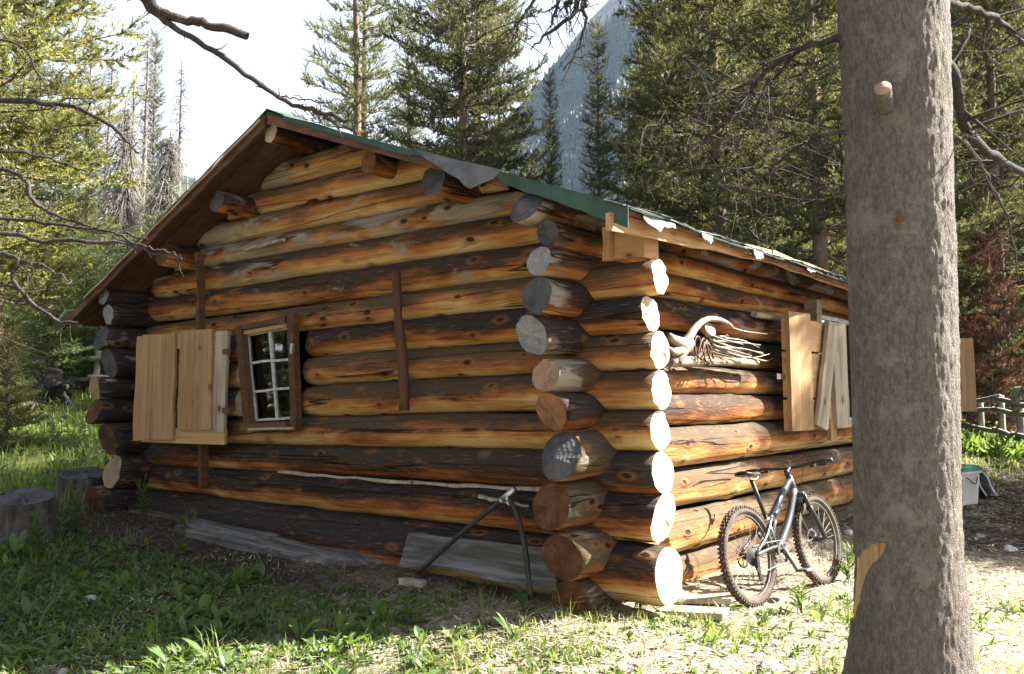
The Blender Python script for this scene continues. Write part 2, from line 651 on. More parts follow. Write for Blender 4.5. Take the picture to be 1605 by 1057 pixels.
M = {}
M['log'] = m_log()
M['end_pale'] = m_end('log_end_pale', (0.58, 0.50, 0.38, 1), (0.46, 0.38, 0.27, 1), (0.40, 0.30, 0.19, 1), 0.35)
M['end_tan'] = m_end('log_end_tan', (0.34, 0.22, 0.14, 1), (0.22, 0.15, 0.11, 1), (0.16, 0.09, 0.05, 1))
M['end_orange'] = m_end('log_end_orange', (0.27, 0.13, 0.065, 1), (0.17, 0.085, 0.045, 1), (0.20, 0.08, 0.035, 1), 0.5)
M['end_grey'] = m_end('log_end_grey', (0.16, 0.16, 0.17, 1), (0.27, 0.27, 0.27, 1), (0.10, 0.10, 0.11, 1))
M['end_dark'] = m_end('log_end_dark', (0.050, 0.050, 0.058, 1), (0.095, 0.092, 0.10, 1), (0.03, 0.03, 0.034, 1))
M['end_brown'] = m_end('log_end_brown', (0.060, 0.026, 0.013, 1), (0.13, 0.055, 0.026, 1), (0.05, 0.02, 0.01, 1))
M['plank_new_z'] = m_plank('sawn_board_upright', (0.33, 0.20, 0.095, 1), (0.25, 0.145, 0.065, 1), (0.37, 0.25, 0.14, 1), 2)
M['plank_new_x'] = m_plank('sawn_board_level', (0.46, 0.28, 0.13, 1), (0.38, 0.22, 0.10, 1), (0.50, 0.35, 0.2, 1), 0)
M['plank_new_y'] = m_plank('sawn_board_long', (0.40, 0.24, 0.115, 1), (0.30, 0.17, 0.08, 1), (0.46, 0.33, 0.19, 1), 1)
M['plank_old_z'] = m_plank('weathered_board_upright', (0.36, 0.30, 0.22, 1), (0.25, 0.20, 0.145, 1), (0.44, 0.38, 0.29, 1), 2, 0.85)
M['plank_grey_x'] = m_plank('grey_board_level', (0.15, 0.145, 0.14, 1), (0.055, 0.050, 0.046, 1), (0.25, 0.245, 0.24, 1), 0, 0.85, 0.35)
M['plank_brown_z'] = m_plank('stained_board_upright', (0.10, 0.042, 0.02, 1), (0.065, 0.028, 0.015, 1), (0.14, 0.065, 0.03, 1), 2, 0.75, 0.5)
M['plank_brown_x'] = m_plank('stained_board_level', (0.12, 0.055, 0.028, 1), (0.075, 0.036, 0.02, 1), (0.17, 0.09, 0.045, 1), 0, 0.8, 0.5)
M['felt_green'] = m_simple('green_roofing_felt', (0.022, 0.052, 0.042, 1), (0.045, 0.085, 0.068, 1), 5.0, 0.85, 0, 0.6, 0.004, 0.3)
M['felt_grey'] = m_simple('torn_grey_felt', (0.055, 0.058, 0.062, 1), (0.13, 0.135, 0.14, 1), 6.0, 0.7, 0, 0.5, 0.006)
M['felt_pale'] = m_simple('bleached_felt', (0.12, 0.115, 0.105, 1), (0.30, 0.29, 0.265, 1), 9.0, 0.8)
M['dark_room'] = m_simple('unlit_room_black', (0.012, 0.010, 0.008, 1), (0.02, 0.016, 0.012, 1))  # near-black colour stands in for the unlit room
M['white_paint'] = m_simple('flaking_white_paint', (0.55, 0.55, 0.54, 1), (0.33, 0.32, 0.30, 1), 18.0, 0.6)
M['glass'] = m_glass()
M['ground'] = m_ground()
M['bark_big'] = m_bark('spruce_bark', (0.095, 0.080, 0.069, 1), (0.20, 0.176, 0.155, 1), (0.27, 0.245, 0.22, 1), 2.6, 1.0, 0.022)
M['bark'] = m_bark('conifer_bark', (0.10, 0.07, 0.05, 1), (0.17, 0.125, 0.09, 1), (0.22, 0.2, 0.17, 1), 0.6)
M['bark_dead'] = m_bark('dead_grey_bark', (0.13, 0.115, 0.10, 1), (0.23, 0.21, 0.19, 1), (0.30, 0.29, 0.26, 1), 0.8)
M['bark_branch'] = m_bark('lichened_branch', (0.032, 0.026, 0.024, 1), (0.068, 0.058, 0.053, 1), (0.11, 0.105, 0.098, 1), 3.0, 1.0, 0.01)
M['stump'] = m_plank('silvered_stump_wood', (0.075, 0.064, 0.056, 1), (0.028, 0.022, 0.019, 1), (0.13, 0.118, 0.106, 1), 2, 0.9, 0.3, False)
M['scar'] = m_plank('bare_scar_wood', (0.40, 0.28, 0.15, 1), (0.30, 0.19, 0.09, 1), (0.46, 0.36, 0.21, 1), 2, 0.6, 0.3)
M['needle_fir'] = m_needles('fir_needles', (0.018, 0.032, 0.016, 1), (0.080, 0.092, 0.036, 1), (0.24, 0.24, 0.07, 1), 0.40)
M['needle_pine'] = m_needles('pine_needles', (0.022, 0.036, 0.014, 1), (0.115, 0.120, 0.036, 1), (0.38, 0.36, 0.075, 1), 0.42)
M['needle_young'] = m_needles('young_fir_needles', (0.05, 0.09, 0.03, 1), (0.13, 0.17, 0.05, 1), (0.32, 0.38, 0.09, 1), 0.46)
M['needle_far'] = m_needles('far_forest_needles', (0.018, 0.032, 0.022, 1), (0.060, 0.078, 0.044, 1), (0.06, 0.07, 0.035, 1), 0.15)
M['needle_rust'] = m_needles('rusty_dead_needles', (0.10, 0.045, 0.025, 1), (0.17, 0.08, 0.04, 1), (0.25, 0.11, 0.05, 1), 0.35)
M['grass'] = m_needles('meadow_grass_blades', (0.06, 0.10, 0.022, 1), (0.17, 0.20, 0.045, 1), (0.42, 0.46, 0.09, 1), 0.48)
M['weed'] = m_needles('weed_leaves', (0.038, 0.085, 0.022, 1), (0.085, 0.14, 0.035, 1), (0.24, 0.34, 0.06, 1), 0.42)
M['straw'] = m_needles('dry_straw', (0.26, 0.21, 0.14, 1), (0.56, 0.50, 0.38, 1), (0.35, 0.28, 0.16, 1), 0.2)
M['stone'] = m_simple('grey_stone', (0.22, 0.21, 0.2, 1), (0.36, 0.35, 0.33, 1), 9.0, 0.9, 0, 0.7, 0.02)
M['chips'] = m_simple('pale_chips', (0.5, 0.48, 0.45, 1), (0.62, 0.6, 0.57, 1), 9.0)
M['spoke'] = m_simple('dusty_alloy', (0.085, 0.08, 0.075, 1), (0.14, 0.13, 0.12, 1), 14.0, 0.55, 0.6, 0.1, 0.002)
M['pole_grey'] = m_simple('silvered_pole', (0.30, 0.285, 0.265, 1), (0.46, 0.44, 0.41, 1), 5.0, 0.85, 0, 0.6, 0.006, 0.2, (6, 1, 6))
M['bone'] = m_simple('bleached_wood', (0.12, 0.095, 0.07, 1), (0.28, 0.235, 0.175, 1), 7.0, 0.7, 0, 0.5, 0.006)
M['iron'] = m_simple('rusty_iron', (0.05, 0.035, 0.028, 1), (0.12, 0.075, 0.05, 1), 20.0, 0.7, 0.3)
M['rubber'] = m_simple('black_rubber', (0.018, 0.018, 0.019, 1), (0.032, 0.031, 0.030, 1), 14.0, 0.55, 0, 0.3, 0.003)
M['tyre'] = m_simple('dusty_tyre', (0.045, 0.036, 0.028, 1), (0.085, 0.066, 0.048, 1), 12.0, 0.85)
M['black'] = m_simple('black_plastic', (0.015, 0.015, 0.016, 1), (0.028, 0.028, 0.03, 1), 14.0, 0.4)
M['steel'] = m_simple('dull_steel', (0.42, 0.42, 0.42, 1), (0.56, 0.56, 0.56, 1), 14.0, 0.38, 0.9, 0.1, 0.002)
M['frame_paint'] = m_simple('silver_frame_paint', (0.055, 0.06, 0.068, 1), (0.085, 0.09, 0.10, 1), 9.0, 0.32, 0.35, 0.05, 0.001, 0.5)
M['frame_blue'] = m_simple('slate_frame_paint', (0.04, 0.052, 0.078, 1), (0.055, 0.068, 0.095, 1), 9.0, 0.32, 0.3, 0.05, 0.001, 0.5)
M['charred'] = m_simple('charred_root', (0.016, 0.015, 0.015, 1), (0.05, 0.046, 0.043, 1), 8.0, 0.8, 0, 1.0, 0.03)
M['fence'] = m_simple('silvered_fence_wood', (0.17, 0.155, 0.14, 1), (0.29, 0.27, 0.245, 1), 6.0, 0.9, 0, 0.6, 0.008)
M['tub'] = m_simple('white_tub_plastic', (0.42, 0.40, 0.36, 1), (0.5, 0.48, 0.44, 1), 6.0, 0.5, 0, 0.05, 0.002)
M['lid'] = m_simple('green_lid_plastic', (0.03, 0.14, 0.08, 1), (0.04, 0.17, 0.10, 1), 6.0, 0.45, 0, 0.05, 0.002)
M['cloth'] = m_simple('black_pack_cloth', (0.016, 0.016, 0.018, 1), (0.035, 0.035, 0.038, 1), 20.0, 0.75, 0, 0.5, 0.004)
M['webbing'] = m_simple('grey_webbing', (0.3, 0.3, 0.3, 1), (0.42, 0.42, 0.42, 1), 30.0, 0.7)
M['blanket'] = m_simple('patterned_saddle_blanket', (0.10, 0.10, 0.10, 1), (0.55, 0.54, 0.5, 1), 12.0, 0.9, 0, 0.4, 0.01)
M['leather'] = m_simple('dark_leather', (0.045, 0.020, 0.012, 1), (0.09, 0.04, 0.022, 1), 14.0, 0.6)


# ------------------------------------------------------------------ terrain
def tps_fit(P, Z):
    n = len(P)
    d = np.linalg.norm(P[:, None] - P[None], axis=2)
    K = np.where(d > 0, d * d * np.log(d + 1e-9), 0) + np.eye(n) * 0.5
    Q = np.hstack([np.ones((n, 1)), P])
    A = np.block([[K, Q], [Q.T, np.zeros((3, 3))]])
    return np.linalg.lstsq(A, np.concatenate([Z, np.zeros(3)]), rcond=None)[0]


_g = [(.5, 0, -.02), (0, -.7, -.04), (-1.5, -.5, .03), (-3, -.45, .11), (-4.4, -.4, .2), (-5.3, -.6, .26), (.8, .8, -.17), (.9, 1.9, -.14),
      (1, 4, -.08), (.4, 3, 0), (.9, 6.8, 0), (.25, 1.8, -.06), (2.2, -.85, -.22), (1, -1.5, -.2), (-.5, -1.6, -.15), (-1.5, -2.7, -.15),
      (-3, -2, .03), (-4.75, -1.5, .2), (3.3, -5.2, -.3), (0, -5, -.28), (-5, -5, .05), (5, 0, -.3), (6, 6, -.1), (-6.8, 0, .27),
      (-2.7, 4, .25), (-2.7, 9, .6), (12, -6, -.5), (-12, -9, .4), (3, -14, -.6), (14, 8, -.1)]
for px, py, dd in ((100, 627, 18), (0, 705, 12.5), (235, 640, 18), (0, 640, 18), (1540, 702, 18), (1605, 716, 16.5), (1500, 690, 20), (1560, 745, 13),
                   (60, 612, 28), (1560, 650, 30), (700, 600, 30), (1100, 615, 30)):
    q = at_d(px, py, dd)
    _g.append((q[0], q[1], q[2]))
for a in range(0, 360, 30):
    _g.append((CAM[0] + 60 * math.sin(rad(a)), CAM[1] + 60 * math.cos(rad(a)), 3.2 if (a >= 270 or a <= 60) else 0.3))
_g = np.array(_g)
_w = tps_fit(_g[:, :2], _g[:, 2])


def gz_arr(x, y):
    x, y = np.asarray(x, float), np.asarray(y, float)
    d2 = (x[:, None] - _g[None, :, 0]) ** 2 + (y[:, None] - _g[None, :, 1]) ** 2
    k = 0.5 * d2 * np.log(d2 + 1e-9)
    n = len(_g)
    z = k @ _w[:n] + _w[n] + _w[n + 1] * x + _w[n + 2] * y
    r = np.hypot(x - CAM[0], y - CAM[1])
    t = np.clip((r - 45) / 30, 0, 1)
    z = z * (1 - t) + 2.6 * t
    p = np.stack([x, y, np.zeros_like(x)], 1)
    z = z + 0.022 * fbm(p * 1.1, 3, 5) * np.clip(1.5 - r / 60, 0, 1)
    return z


def gz(x, y):
    return float(gz_arr(np.array([x]), np.array([y]))[0])


def build_ground():
    heading = -YAW
    a_in = np.linspace(-rad(40), rad(40), 281)
    a_out = np.linspace(rad(40), 2 * math.pi - rad(40), 72)[1:-1]
    ang = np.concatenate([a_in, a_out]) + heading
    nr = 400
    r = 0.6 * (1600 / 0.6) ** (np.arange(nr) / (nr - 1))
    R, A = np.meshgrid(r, ang, indexing='ij')
    x = CAM[0] + R * np.sin(A)
    y = CAM[1] + R * np.cos(A)
    z = gz_arr(x.ravel(), y.ravel())
    p = np.stack([x.ravel(), y.ravel(), np.zeros(x.size)], 1)
    near = np.clip(1.3 - R.ravel() / 14, 0, 1)
    z = z + near * (0.016 * fbm(p * 6, 3, 11) + 0.006 * fbm(p * 25, 2, 31))
    v = np.stack([x.ravel(), y.ravel(), z], 1)
    na = len(ang)
    i = np.arange(nr - 1)[:, None] * na
    j = np.arange(na)[None]
    jn = (j + 1) % na
    q = np.stack([i + j, i + jn, i + na + jn, i + na + j], 2).reshape(-1, 4)
    v = np.vstack([v, [[CAM[0], CAM[1], gz(CAM[0], CAM[1])]]])
    c = len(v) - 1
    fan = np.stack([np.full(na, c), (np.arange(na) + 1) % na, np.arange(na)], 1)
    me = raw_mesh('ground', v, np.concatenate([q.ravel(), fan.ravel()]), np.concatenate([np.full(len(q), 4), np.full(na, 3)]), (M['ground'],), None, True)
    o = bpy.data.objects.new('ground', me)
    tag(link(o), 'earth and straw forest clearing sloping round the cabin', 'ground', kind='structure')


build_ground()


# ================================================================== the cabin
cabin = tag(empty('log_cabin', (-2.7, 0, 0)), 'weathered amber log cabin with green felt roof and open wooden shutters', 'cabin')
CO = np.array([-2.7, 0.0, 0.0])


def part_empty(name, parent=cabin):
    return empty(name, (0, 0, 0), parent)


def add_log(parent, name, p0, p1, r0, r1, seed, stain=0.5, warm=1.0, grey=0.0, ends=('end_tan', 'end_tan'), tilt=(0, 0), point=(0, 0), knobs=True, seg=20, oval=1.0, origin=CO, flag=0.0):
    """one log from p0 to p1 (local x runs along it, local z stays up)"""
    p0, p1 = np.asarray(p0, float), np.asarray(p1, float)
    L = float(np.linalg.norm(p1 - p0))
    ax = (p1 - p0) / L
    side = np.cross([0, 0, 1.0], ax)
    side /= np.linalg.norm(side)
    up = np.cross(ax, side)
    g = np.random.default_rng(seed)
    n = max(8, int(L / 0.10))
    xs = np.linspace(0, L, n)
    ang = np.arange(seg) * 2 * math.pi / seg
    X, A = np.meshgrid(xs, ang, indexing='ij')
    t = X / L
    r = r0 * (1 - t) + r1 * t
    P = np.stack([X.ravel() * 1.3, np.cos(A).ravel() * 0.9 + seed * 3.1, np.sin(A).ravel() * 0.9], 1)
    P2 = np.stack([X.ravel() * 5.0, np.cos(A).ravel() * 2.2 + seed * 1.7, np.sin(A).ravel() * 2.2], 1)
    r = r * (1 + 0.06 * fbm(P, 2, seed).reshape(X.shape) + 0.03 * fbm(P2, 2, seed + 5).reshape(X.shape))
    if knobs:
        for q in range(int(L * 1.6)):
            kx, ka = g.uniform(0, L), g.uniform(0, 2 * math.pi)
            da = np.angle(np.exp(1j * (A - ka)))
            r = r + g.uniform(0.005, 0.018) * np.exp(-((X - kx) / 0.07) ** 2 - (da / 0.28) ** 2)
    bend = 0.018 * np.sin(X / L * math.pi * g.uniform(0.8, 2.0) + g.uniform(0, 6)) * min(1, L / 3)
    Y = np.cos(A) * r + bend * 1.1
    Z = np.sin(A) * r * oval + bend * 0.3
    for e, (i0, i1) in enumerate(((0, 1), (n - 1, n - 2))):
        rr = 0.965
        Y[i0] = Y[i0] * rr
        Z[i0] = Z[i0] * rr
    XX = X.copy()
    e0, e1 = (abs(t_) * r_ * 1.15 if abs(t_) > 0.2 else 0.0 for t_, r_ in zip(tilt, (r0, r1)))
    XX = -e0 + XX * ((L + e0 + e1) / L)
    XX = np.maximum(XX, tilt[0] * Z + 0.004 * g.normal(size=XX.shape) * (XX < e0 + 0.02))
    XX = np.minimum(XX, L + tilt[1] * Z + 0.004 * g.normal(size=XX.shape) * (XX > L - e1 - 0.02))
    if not e0:
        XX[0] += tilt[0] * Z[0] + 0.004 * g.normal(size=seg)
    if not e1:
        XX[-1] += tilt[1] * Z[-1] + 0.004 * g.normal(size=seg)
    v = np.stack([XX, Y, Z], 2).reshape(-1, 3)
    q = []
    for i in range(n - 1):
        for j in range(seg):
            k2 = (j + 1) % seg
            q.append((i * seg + j, (i + 1) * seg + j, (i + 1) * seg + k2, i * seg + k2)[::-1])
    # end caps: an inner ring and a middle, roughly sawn
    fl = [i for f in q for i in f]
    sizes = [4] * len(q)
    mi = [0] * len(q)
    extra = []
    for e in (0, 1):
        base = 0 if e == 0 else (n - 1) * seg
        ring = v[base:base + seg]
        c = ring.mean(0)
        inner = c + (ring - c) * 0.5
        inner[:, 0] += g.normal(0, 0.005, seg) + (-1 if e == 0 else 1) * point[e] * 0.6
        c = c.copy()
        c[0] += (-1 if e == 0 else 1) * (point[e] + 0.002)
        b2 = len(v) + sum(len(x) for x in extra)
        extra.append(np.vstack([inner, c]))
        for j in range(seg):
            k2 = (j + 1) % seg
            f1 = (base + j, base + k2, b2 + k2, b2 + j)
            f2 = (b2 + j, b2 + k2, b2 + seg)
            if e == 0:
                pass
            else:
                f1, f2 = f1[::-1], f2[::-1]
            fl += list(f1[::-1]) + list(f2[::-1])
            sizes += [4, 3]
            mi += [1 + e, 1 + e]
    v = np.vstack([v] + extra)
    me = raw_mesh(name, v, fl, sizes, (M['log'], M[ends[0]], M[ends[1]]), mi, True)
    # flat shaded caps
    sm = np.array([m == 0 for m in mi])
    me.polygons.foreach_set('use_smooth', sm)
    o = bpy.data.objects.new(name, me)
    mat = Matrix.Identity(4)
    for i in range(3):
        mat[i][0], mat[i][1], mat[i][2], mat[i][3] = ax[i], side[i], up[i], p0[i] - origin[i]
    link(o, parent)
    o.matrix_local = mat
    o.color = (stain, warm, grey, flag)
    return o


rl = np.random.default_rng(3)
GX0, GX1 = -5.85, 0.55                       # gable logs run past both corners
# joints between the gable logs: height at the left corner and at the right end
GJ = [(-0.12, 0.015), (0.438, 0.376), (0.69, 0.69), (0.914, 0.968), (1.163, 1.22), (1.435, 1.482), (1.672, 1.73), (1.924, 1.965), (2.126, 2.195)]
gable = part_empty('gable_wall')
WIN_X0, WIN_X1 = -3.74, -2.86
STAIN = [0.75, 0.70, 0.95, 0.62, 0.60, 0.45, 0.80, 0.50]
WARM = [1.0, 1.0, 0.95, 0.85, 0.85, 0.8, 1.0, 0.75]
GREY = [0.0, 0.05, 0.0, 0.05, 0.0, 0.0, 0.0, 0.0]


def zj(j, x):
    t = (x + 5.2) / 5.75
    return GJ[j][0] * (1 - t) + GJ[j][1] * t


for i in range(8):
    def ctr(x):
        return 0.5 * (zj(i, x) + zj(i + 1, x))

    def rr(x):
        return 0.515 * (zj(i + 1, x) - zj(i, x))
    spans = [(GX0, GX1)] if i < 4 or i == 7 else [(GX0, WIN_X0 - 0.02), (WIN_X1 + 0.02, GX1)]
    jx = rl.normal(0, 0.02)
    for s, (a, b) in enumerate(spans):
        a2 = a if a != GX0 else a + rl.uniform(-0.05, 0.05)
        b2 = b if b != GX1 else b + jx
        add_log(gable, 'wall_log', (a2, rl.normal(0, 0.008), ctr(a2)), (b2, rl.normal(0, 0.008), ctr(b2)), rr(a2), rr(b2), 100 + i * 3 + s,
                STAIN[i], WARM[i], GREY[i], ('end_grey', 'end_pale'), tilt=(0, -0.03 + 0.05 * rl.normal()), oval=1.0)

# gable triangle above the plate: roof line over the wall
RIDGE_X, RIDGE_Z = -2.77, 3.715
EAVE_R = (0.66, 2.43)
EAVE_L = (-6.14, 2.20)
SR = (RIDGE_Z - EAVE_R[1]) / (EAVE_R[0] - RIDGE_X)
SL = (RIDGE_Z - EAVE_L[1]) / (RIDGE_X - EAVE_L[0])


def roof_z(x):
    return RIDGE_Z - SR * (x - RIDGE_X) if x > RIDGE_X else RIDGE_Z - SL * (RIDGE_X - x)


TJ = [2.165, 2.405, 2.645, 2.835, 3.045, 3.265, 3.50]
TSL = [(0.03, 0.03), (0.03, 0.04), (0.05, 0.0), (0.0, 0.04), (0.03, 0.03), (0.0, 0)]
for i in range(6):
    zc = 0.5 * (TJ[i] + TJ[i + 1])
    r = 0.53 * (TJ[i + 1] - TJ[i])
    xr, tr_ = RIDGE_X + (RIDGE_Z - 0.085 - zc) / SR, -1 / SR
    xl, tl_ = RIDGE_X - (RIDGE_Z - 0.085 - zc) / SL, 1 / SL
    if xr + r / SR > 0.05:
        xr, tr_ = min(0.0, xr), -0.1
    if xl - r / SL < -5.45:
        xl, tl_ = max(-5.40, xl), 0.1
    add_log(gable, 'wall_log', (xl, rl.normal(0, 0.01), zc), (xr, rl.normal(0, 0.01), zc), r, r, 140 + i,
            [0.62, 0.5, 0.45, 0.3, 0.25, 0.4][i], [0.95, 0.9, 0.85, 0.75, 0.7, 0.6][i], [0.18, 0.25, 0.42, 0.28, 0.2, 0.3][i], ('end_tan', 'end_tan'), tilt=(tl_, tr_))

# side wall (right) and left wall: logs run back from the corner, ends stick out to the front
SJ = [-0.13, 0.155, 0.468, 0.778, 1.095, 1.338, 1.562, 1.835, 2.09, 2.287, 2.45]
SXC = [0.05, 0.09, 0.06, 0.085, 0.045, 0.005, -0.05, -0.035, -0.045, -0.02]
SRAD = [0.15, 0.152, 0.148, 0.150, 0.118, 0.112, 0.125, 0.122, 0.098, 0.088]
SEND = ['end_brown', 'end_brown', 'end_brown', 'end_dark', 'end_orange', 'end_tan', 'end_grey', 'end_dark', 'end_grey', 'end_dark']
SFRONT = [-0.36, -0.50, -0.53, -0.50, -0.50, -0.52, -0.56, -0.52, -0.52, -0.46]
side = part_empty('side_wall')
BACK_Y = 8.0
WY0, WY1 = 4.06, 5.42
for i in range(10):
    zc = 0.5 * (SJ[i] + SJ[i + 1])
    r = SRAD[i]
    spans = [(SFRONT[i], BACK_Y + 0.35)] if (i < 4 or i > 7) else [(SFRONT[i], WY0 - 0.03), (WY1 + 0.03, BACK_Y + 0.35)]
    for s, (a, b) in enumerate(spans):
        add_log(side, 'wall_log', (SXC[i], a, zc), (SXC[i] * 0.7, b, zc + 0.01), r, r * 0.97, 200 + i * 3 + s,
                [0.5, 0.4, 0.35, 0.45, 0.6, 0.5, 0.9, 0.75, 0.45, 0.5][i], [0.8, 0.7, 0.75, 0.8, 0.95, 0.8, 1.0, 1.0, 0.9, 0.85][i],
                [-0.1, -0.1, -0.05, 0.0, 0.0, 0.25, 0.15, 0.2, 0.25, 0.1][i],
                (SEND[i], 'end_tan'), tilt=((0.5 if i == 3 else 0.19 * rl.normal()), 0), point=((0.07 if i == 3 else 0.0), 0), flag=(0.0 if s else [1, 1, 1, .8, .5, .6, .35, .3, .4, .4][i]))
# wall plate with an axe-pointed end
q = on_y(846, 322, -0.45)
plate = add_log(side, 'wall_plate_log', (q[0] - 0.06, -0.52, q[2] - 0.005), (0.0, BACK_Y + 0.35, 2.545), 0.125, 0.11, 260, 0.85, 0.9, 0.35, ('end_dark', 'end_tan'), tilt=(0.75, 0), point=(0.10, 0))
left = part_empty('left_wall')
for i in range(10):
    zc = 0.5 * (SJ[i] + SJ[i + 1]) + 0.02
    add_log(left, 'wall_log', (-5.44 + 0.05 * rl.normal(), -0.5 + 0.09 * rl.normal(), zc), (-5.42, BACK_Y + 0.3, zc), 0.52 * (SJ[i + 1] - SJ[i]), 0.12, 300 + i, 1.9, 1.0, -0.2,  # high stain value paints this wall's deep shade into the log colour
            (['end_brown', 'end_brown', 'end_tan', 'end_brown', 'end_brown', 'end_tan', 'end_dark', 'end_dark', 'end_grey', 'end_grey'][i], 'end_tan'), tilt=(0.25 * rl.normal(), 0), seg=16)
back = part_empty('back_wall')
for i in range(8):
    zc = 0.5 * (zj(i, -2) + zj(i + 1, -2))
    add_log(back, 'wall_log', (GX0 + 0.2, BACK_Y, zc), (GX1, BACK_Y, zc), 0.14, 0.13, 340 + i, 0.6, seg=12)
for i in range(6):
    zc = 0.5 * (TJ[i] + TJ[i + 1])
    xr = min(0.0, RIDGE_X + (RIDGE_Z - 0.2 - zc - 0.06) / SR)
    xl = max(-5.4, RIDGE_X - (RIDGE_Z - 0.2 - zc - 0.06) / SL)
    add_log(back, 'wall_log', (xl, BACK_Y, zc), (xr, BACK_Y, zc), 0.125, 0.125, 360 + i, 0.5, seg=12)

# unseen dark lining added to block light through the logs, open at both windows
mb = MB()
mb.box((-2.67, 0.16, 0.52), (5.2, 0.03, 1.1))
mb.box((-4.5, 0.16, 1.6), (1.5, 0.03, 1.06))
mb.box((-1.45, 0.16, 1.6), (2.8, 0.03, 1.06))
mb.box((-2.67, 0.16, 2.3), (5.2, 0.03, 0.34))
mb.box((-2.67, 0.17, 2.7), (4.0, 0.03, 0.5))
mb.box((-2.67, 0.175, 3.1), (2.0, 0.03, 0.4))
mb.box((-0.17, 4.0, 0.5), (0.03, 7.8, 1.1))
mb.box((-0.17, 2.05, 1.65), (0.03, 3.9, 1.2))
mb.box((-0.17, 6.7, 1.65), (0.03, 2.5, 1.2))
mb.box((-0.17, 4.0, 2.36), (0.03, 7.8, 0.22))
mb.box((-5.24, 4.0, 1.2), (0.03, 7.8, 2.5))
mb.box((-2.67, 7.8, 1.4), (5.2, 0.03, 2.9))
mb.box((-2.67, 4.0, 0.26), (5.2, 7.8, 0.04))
lin = mb.build('light_block_lining', M['dark_room'], cabin)
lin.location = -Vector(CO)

# ---------------------------------------------------------------- roof
roof = part_empty('roof')
YF, YB = -0.56, 8.22


def slab(name, a, b, y0, y1, thick, mat, off, wav=0.012, seed=1, nu=26, nv=60, fray=0.0):
    """a roof layer between (x,z) points a and b; off lifts it off the roof plane"""
    a, b = np.array(a, float), np.array(b, float)
    d = (b - a) / np.linalg.norm(b - a)
    nrm = np.array([-d[1], d[0]])
    if nrm[1] < 0:
        nrm = -nrm
    u = np.linspace(0, 1, nu)
    w = np.linspace(y0, y1, nv)
    U, W = np.meshgrid(u, w, indexing='ij')
    base = a[None, None] + (b - a)[None, None] * U[..., None]
    h = off + wav * fbm(np.stack([U.ravel() * 6, W.ravel() * 1.3, np.zeros(U.size)], 1), 3, seed).reshape(U.shape)
    sag = -0.025 * np.sin(np.clip((W - 0) / 8, 0, 1) * math.pi) * U
    h = h + sag
    if fray:
        W = W.copy()
        base = base.copy()
        fr = fray * fbm(np.stack([W[-1] * 9, np.zeros(nv), np.zeros(nv)], 1), 3, seed + 9)
        base[-1] += d[None] * fr[:, None]
    top = np.stack([base[..., 0] + nrm[0] * h, W, base[..., 1] + nrm[1] * h], 2)
    bot = np.stack([base[..., 0] + nrm[0] * (h - thick), W, base[..., 1] + nrm[1] * (h - thick)], 2)
    v = np.vstack([top.reshape(-1, 3), bot.reshape(-1, 3)])
    N = nu * nv
    f = []
    fl = 1 if d[0] > 0 else -1
    for i in range(nu - 1):
        for j in range(nv - 1):
            p = i * nv + j
            t1 = (p, p + nv, p + nv + 1, p + 1)
            f.append(t1[::fl])
            f.append(tuple(N + k for k in t1)[::-fl])
    edge = [(i * nv, (i + 1) * nv) for i in range(nu - 1)] + [((nu - 1) * nv + j, (nu - 1) * nv + j + 1) for j in range(nv - 1)] + \
           [((nu - i - 1) * nv + nv - 1, (nu - i - 2) * nv + nv - 1) for i in range(nu - 1)] + [(nv - j - 1, nv - j - 2) for j in range(nv - 1)]
    for p, r in edge:
        f.append(((p, N + p, N + r, r))[::fl])
    m = MB()
    m.add(v - CO, f)
    return m.build(name, mat, roof, smooth=False)


def along(x_from, side_sign):
    return (x_from, roof_z(x_from))


R0 = (RIDGE_X, RIDGE_Z)
slab('felt_sheet', R0, (EAVE_R[0] + 0.02, EAVE_R[1]), YF - 0.012, YB, 0.012, M['felt_green'], 0.0, 0.012, 3, fray=0.02)
slab('felt_sheet', R0, (EAVE_L[0] - 0.01, EAVE_L[1]), YF - 0.012, YB, 0.012, M['felt_green'], 0.0, 0.010, 8, fray=0.01)
# sheathing boards run down the slope; the outer ones show under the front overhang
for sgn, ev, seed in ((1, EAVE_R, 20), (-1, EAVE_L, 40)):
    y = YF
    for k2, wdt in enumerate((0.17, 0.20, 0.19)):
        slab('roof_board', R0, ev, y + 0.004, y + wdt - 0.012, 0.028, M['plank_brown_x'], -0.018 - 0.012 * (k2 % 2), 0.003, seed + k2, 10, 3)
        y += wdt
    slab('roof_deck', R0, ev, y, YB - 0.02, 0.026, M['plank_brown_x'], -0.020, 0.008, seed + 9, 14, 30)


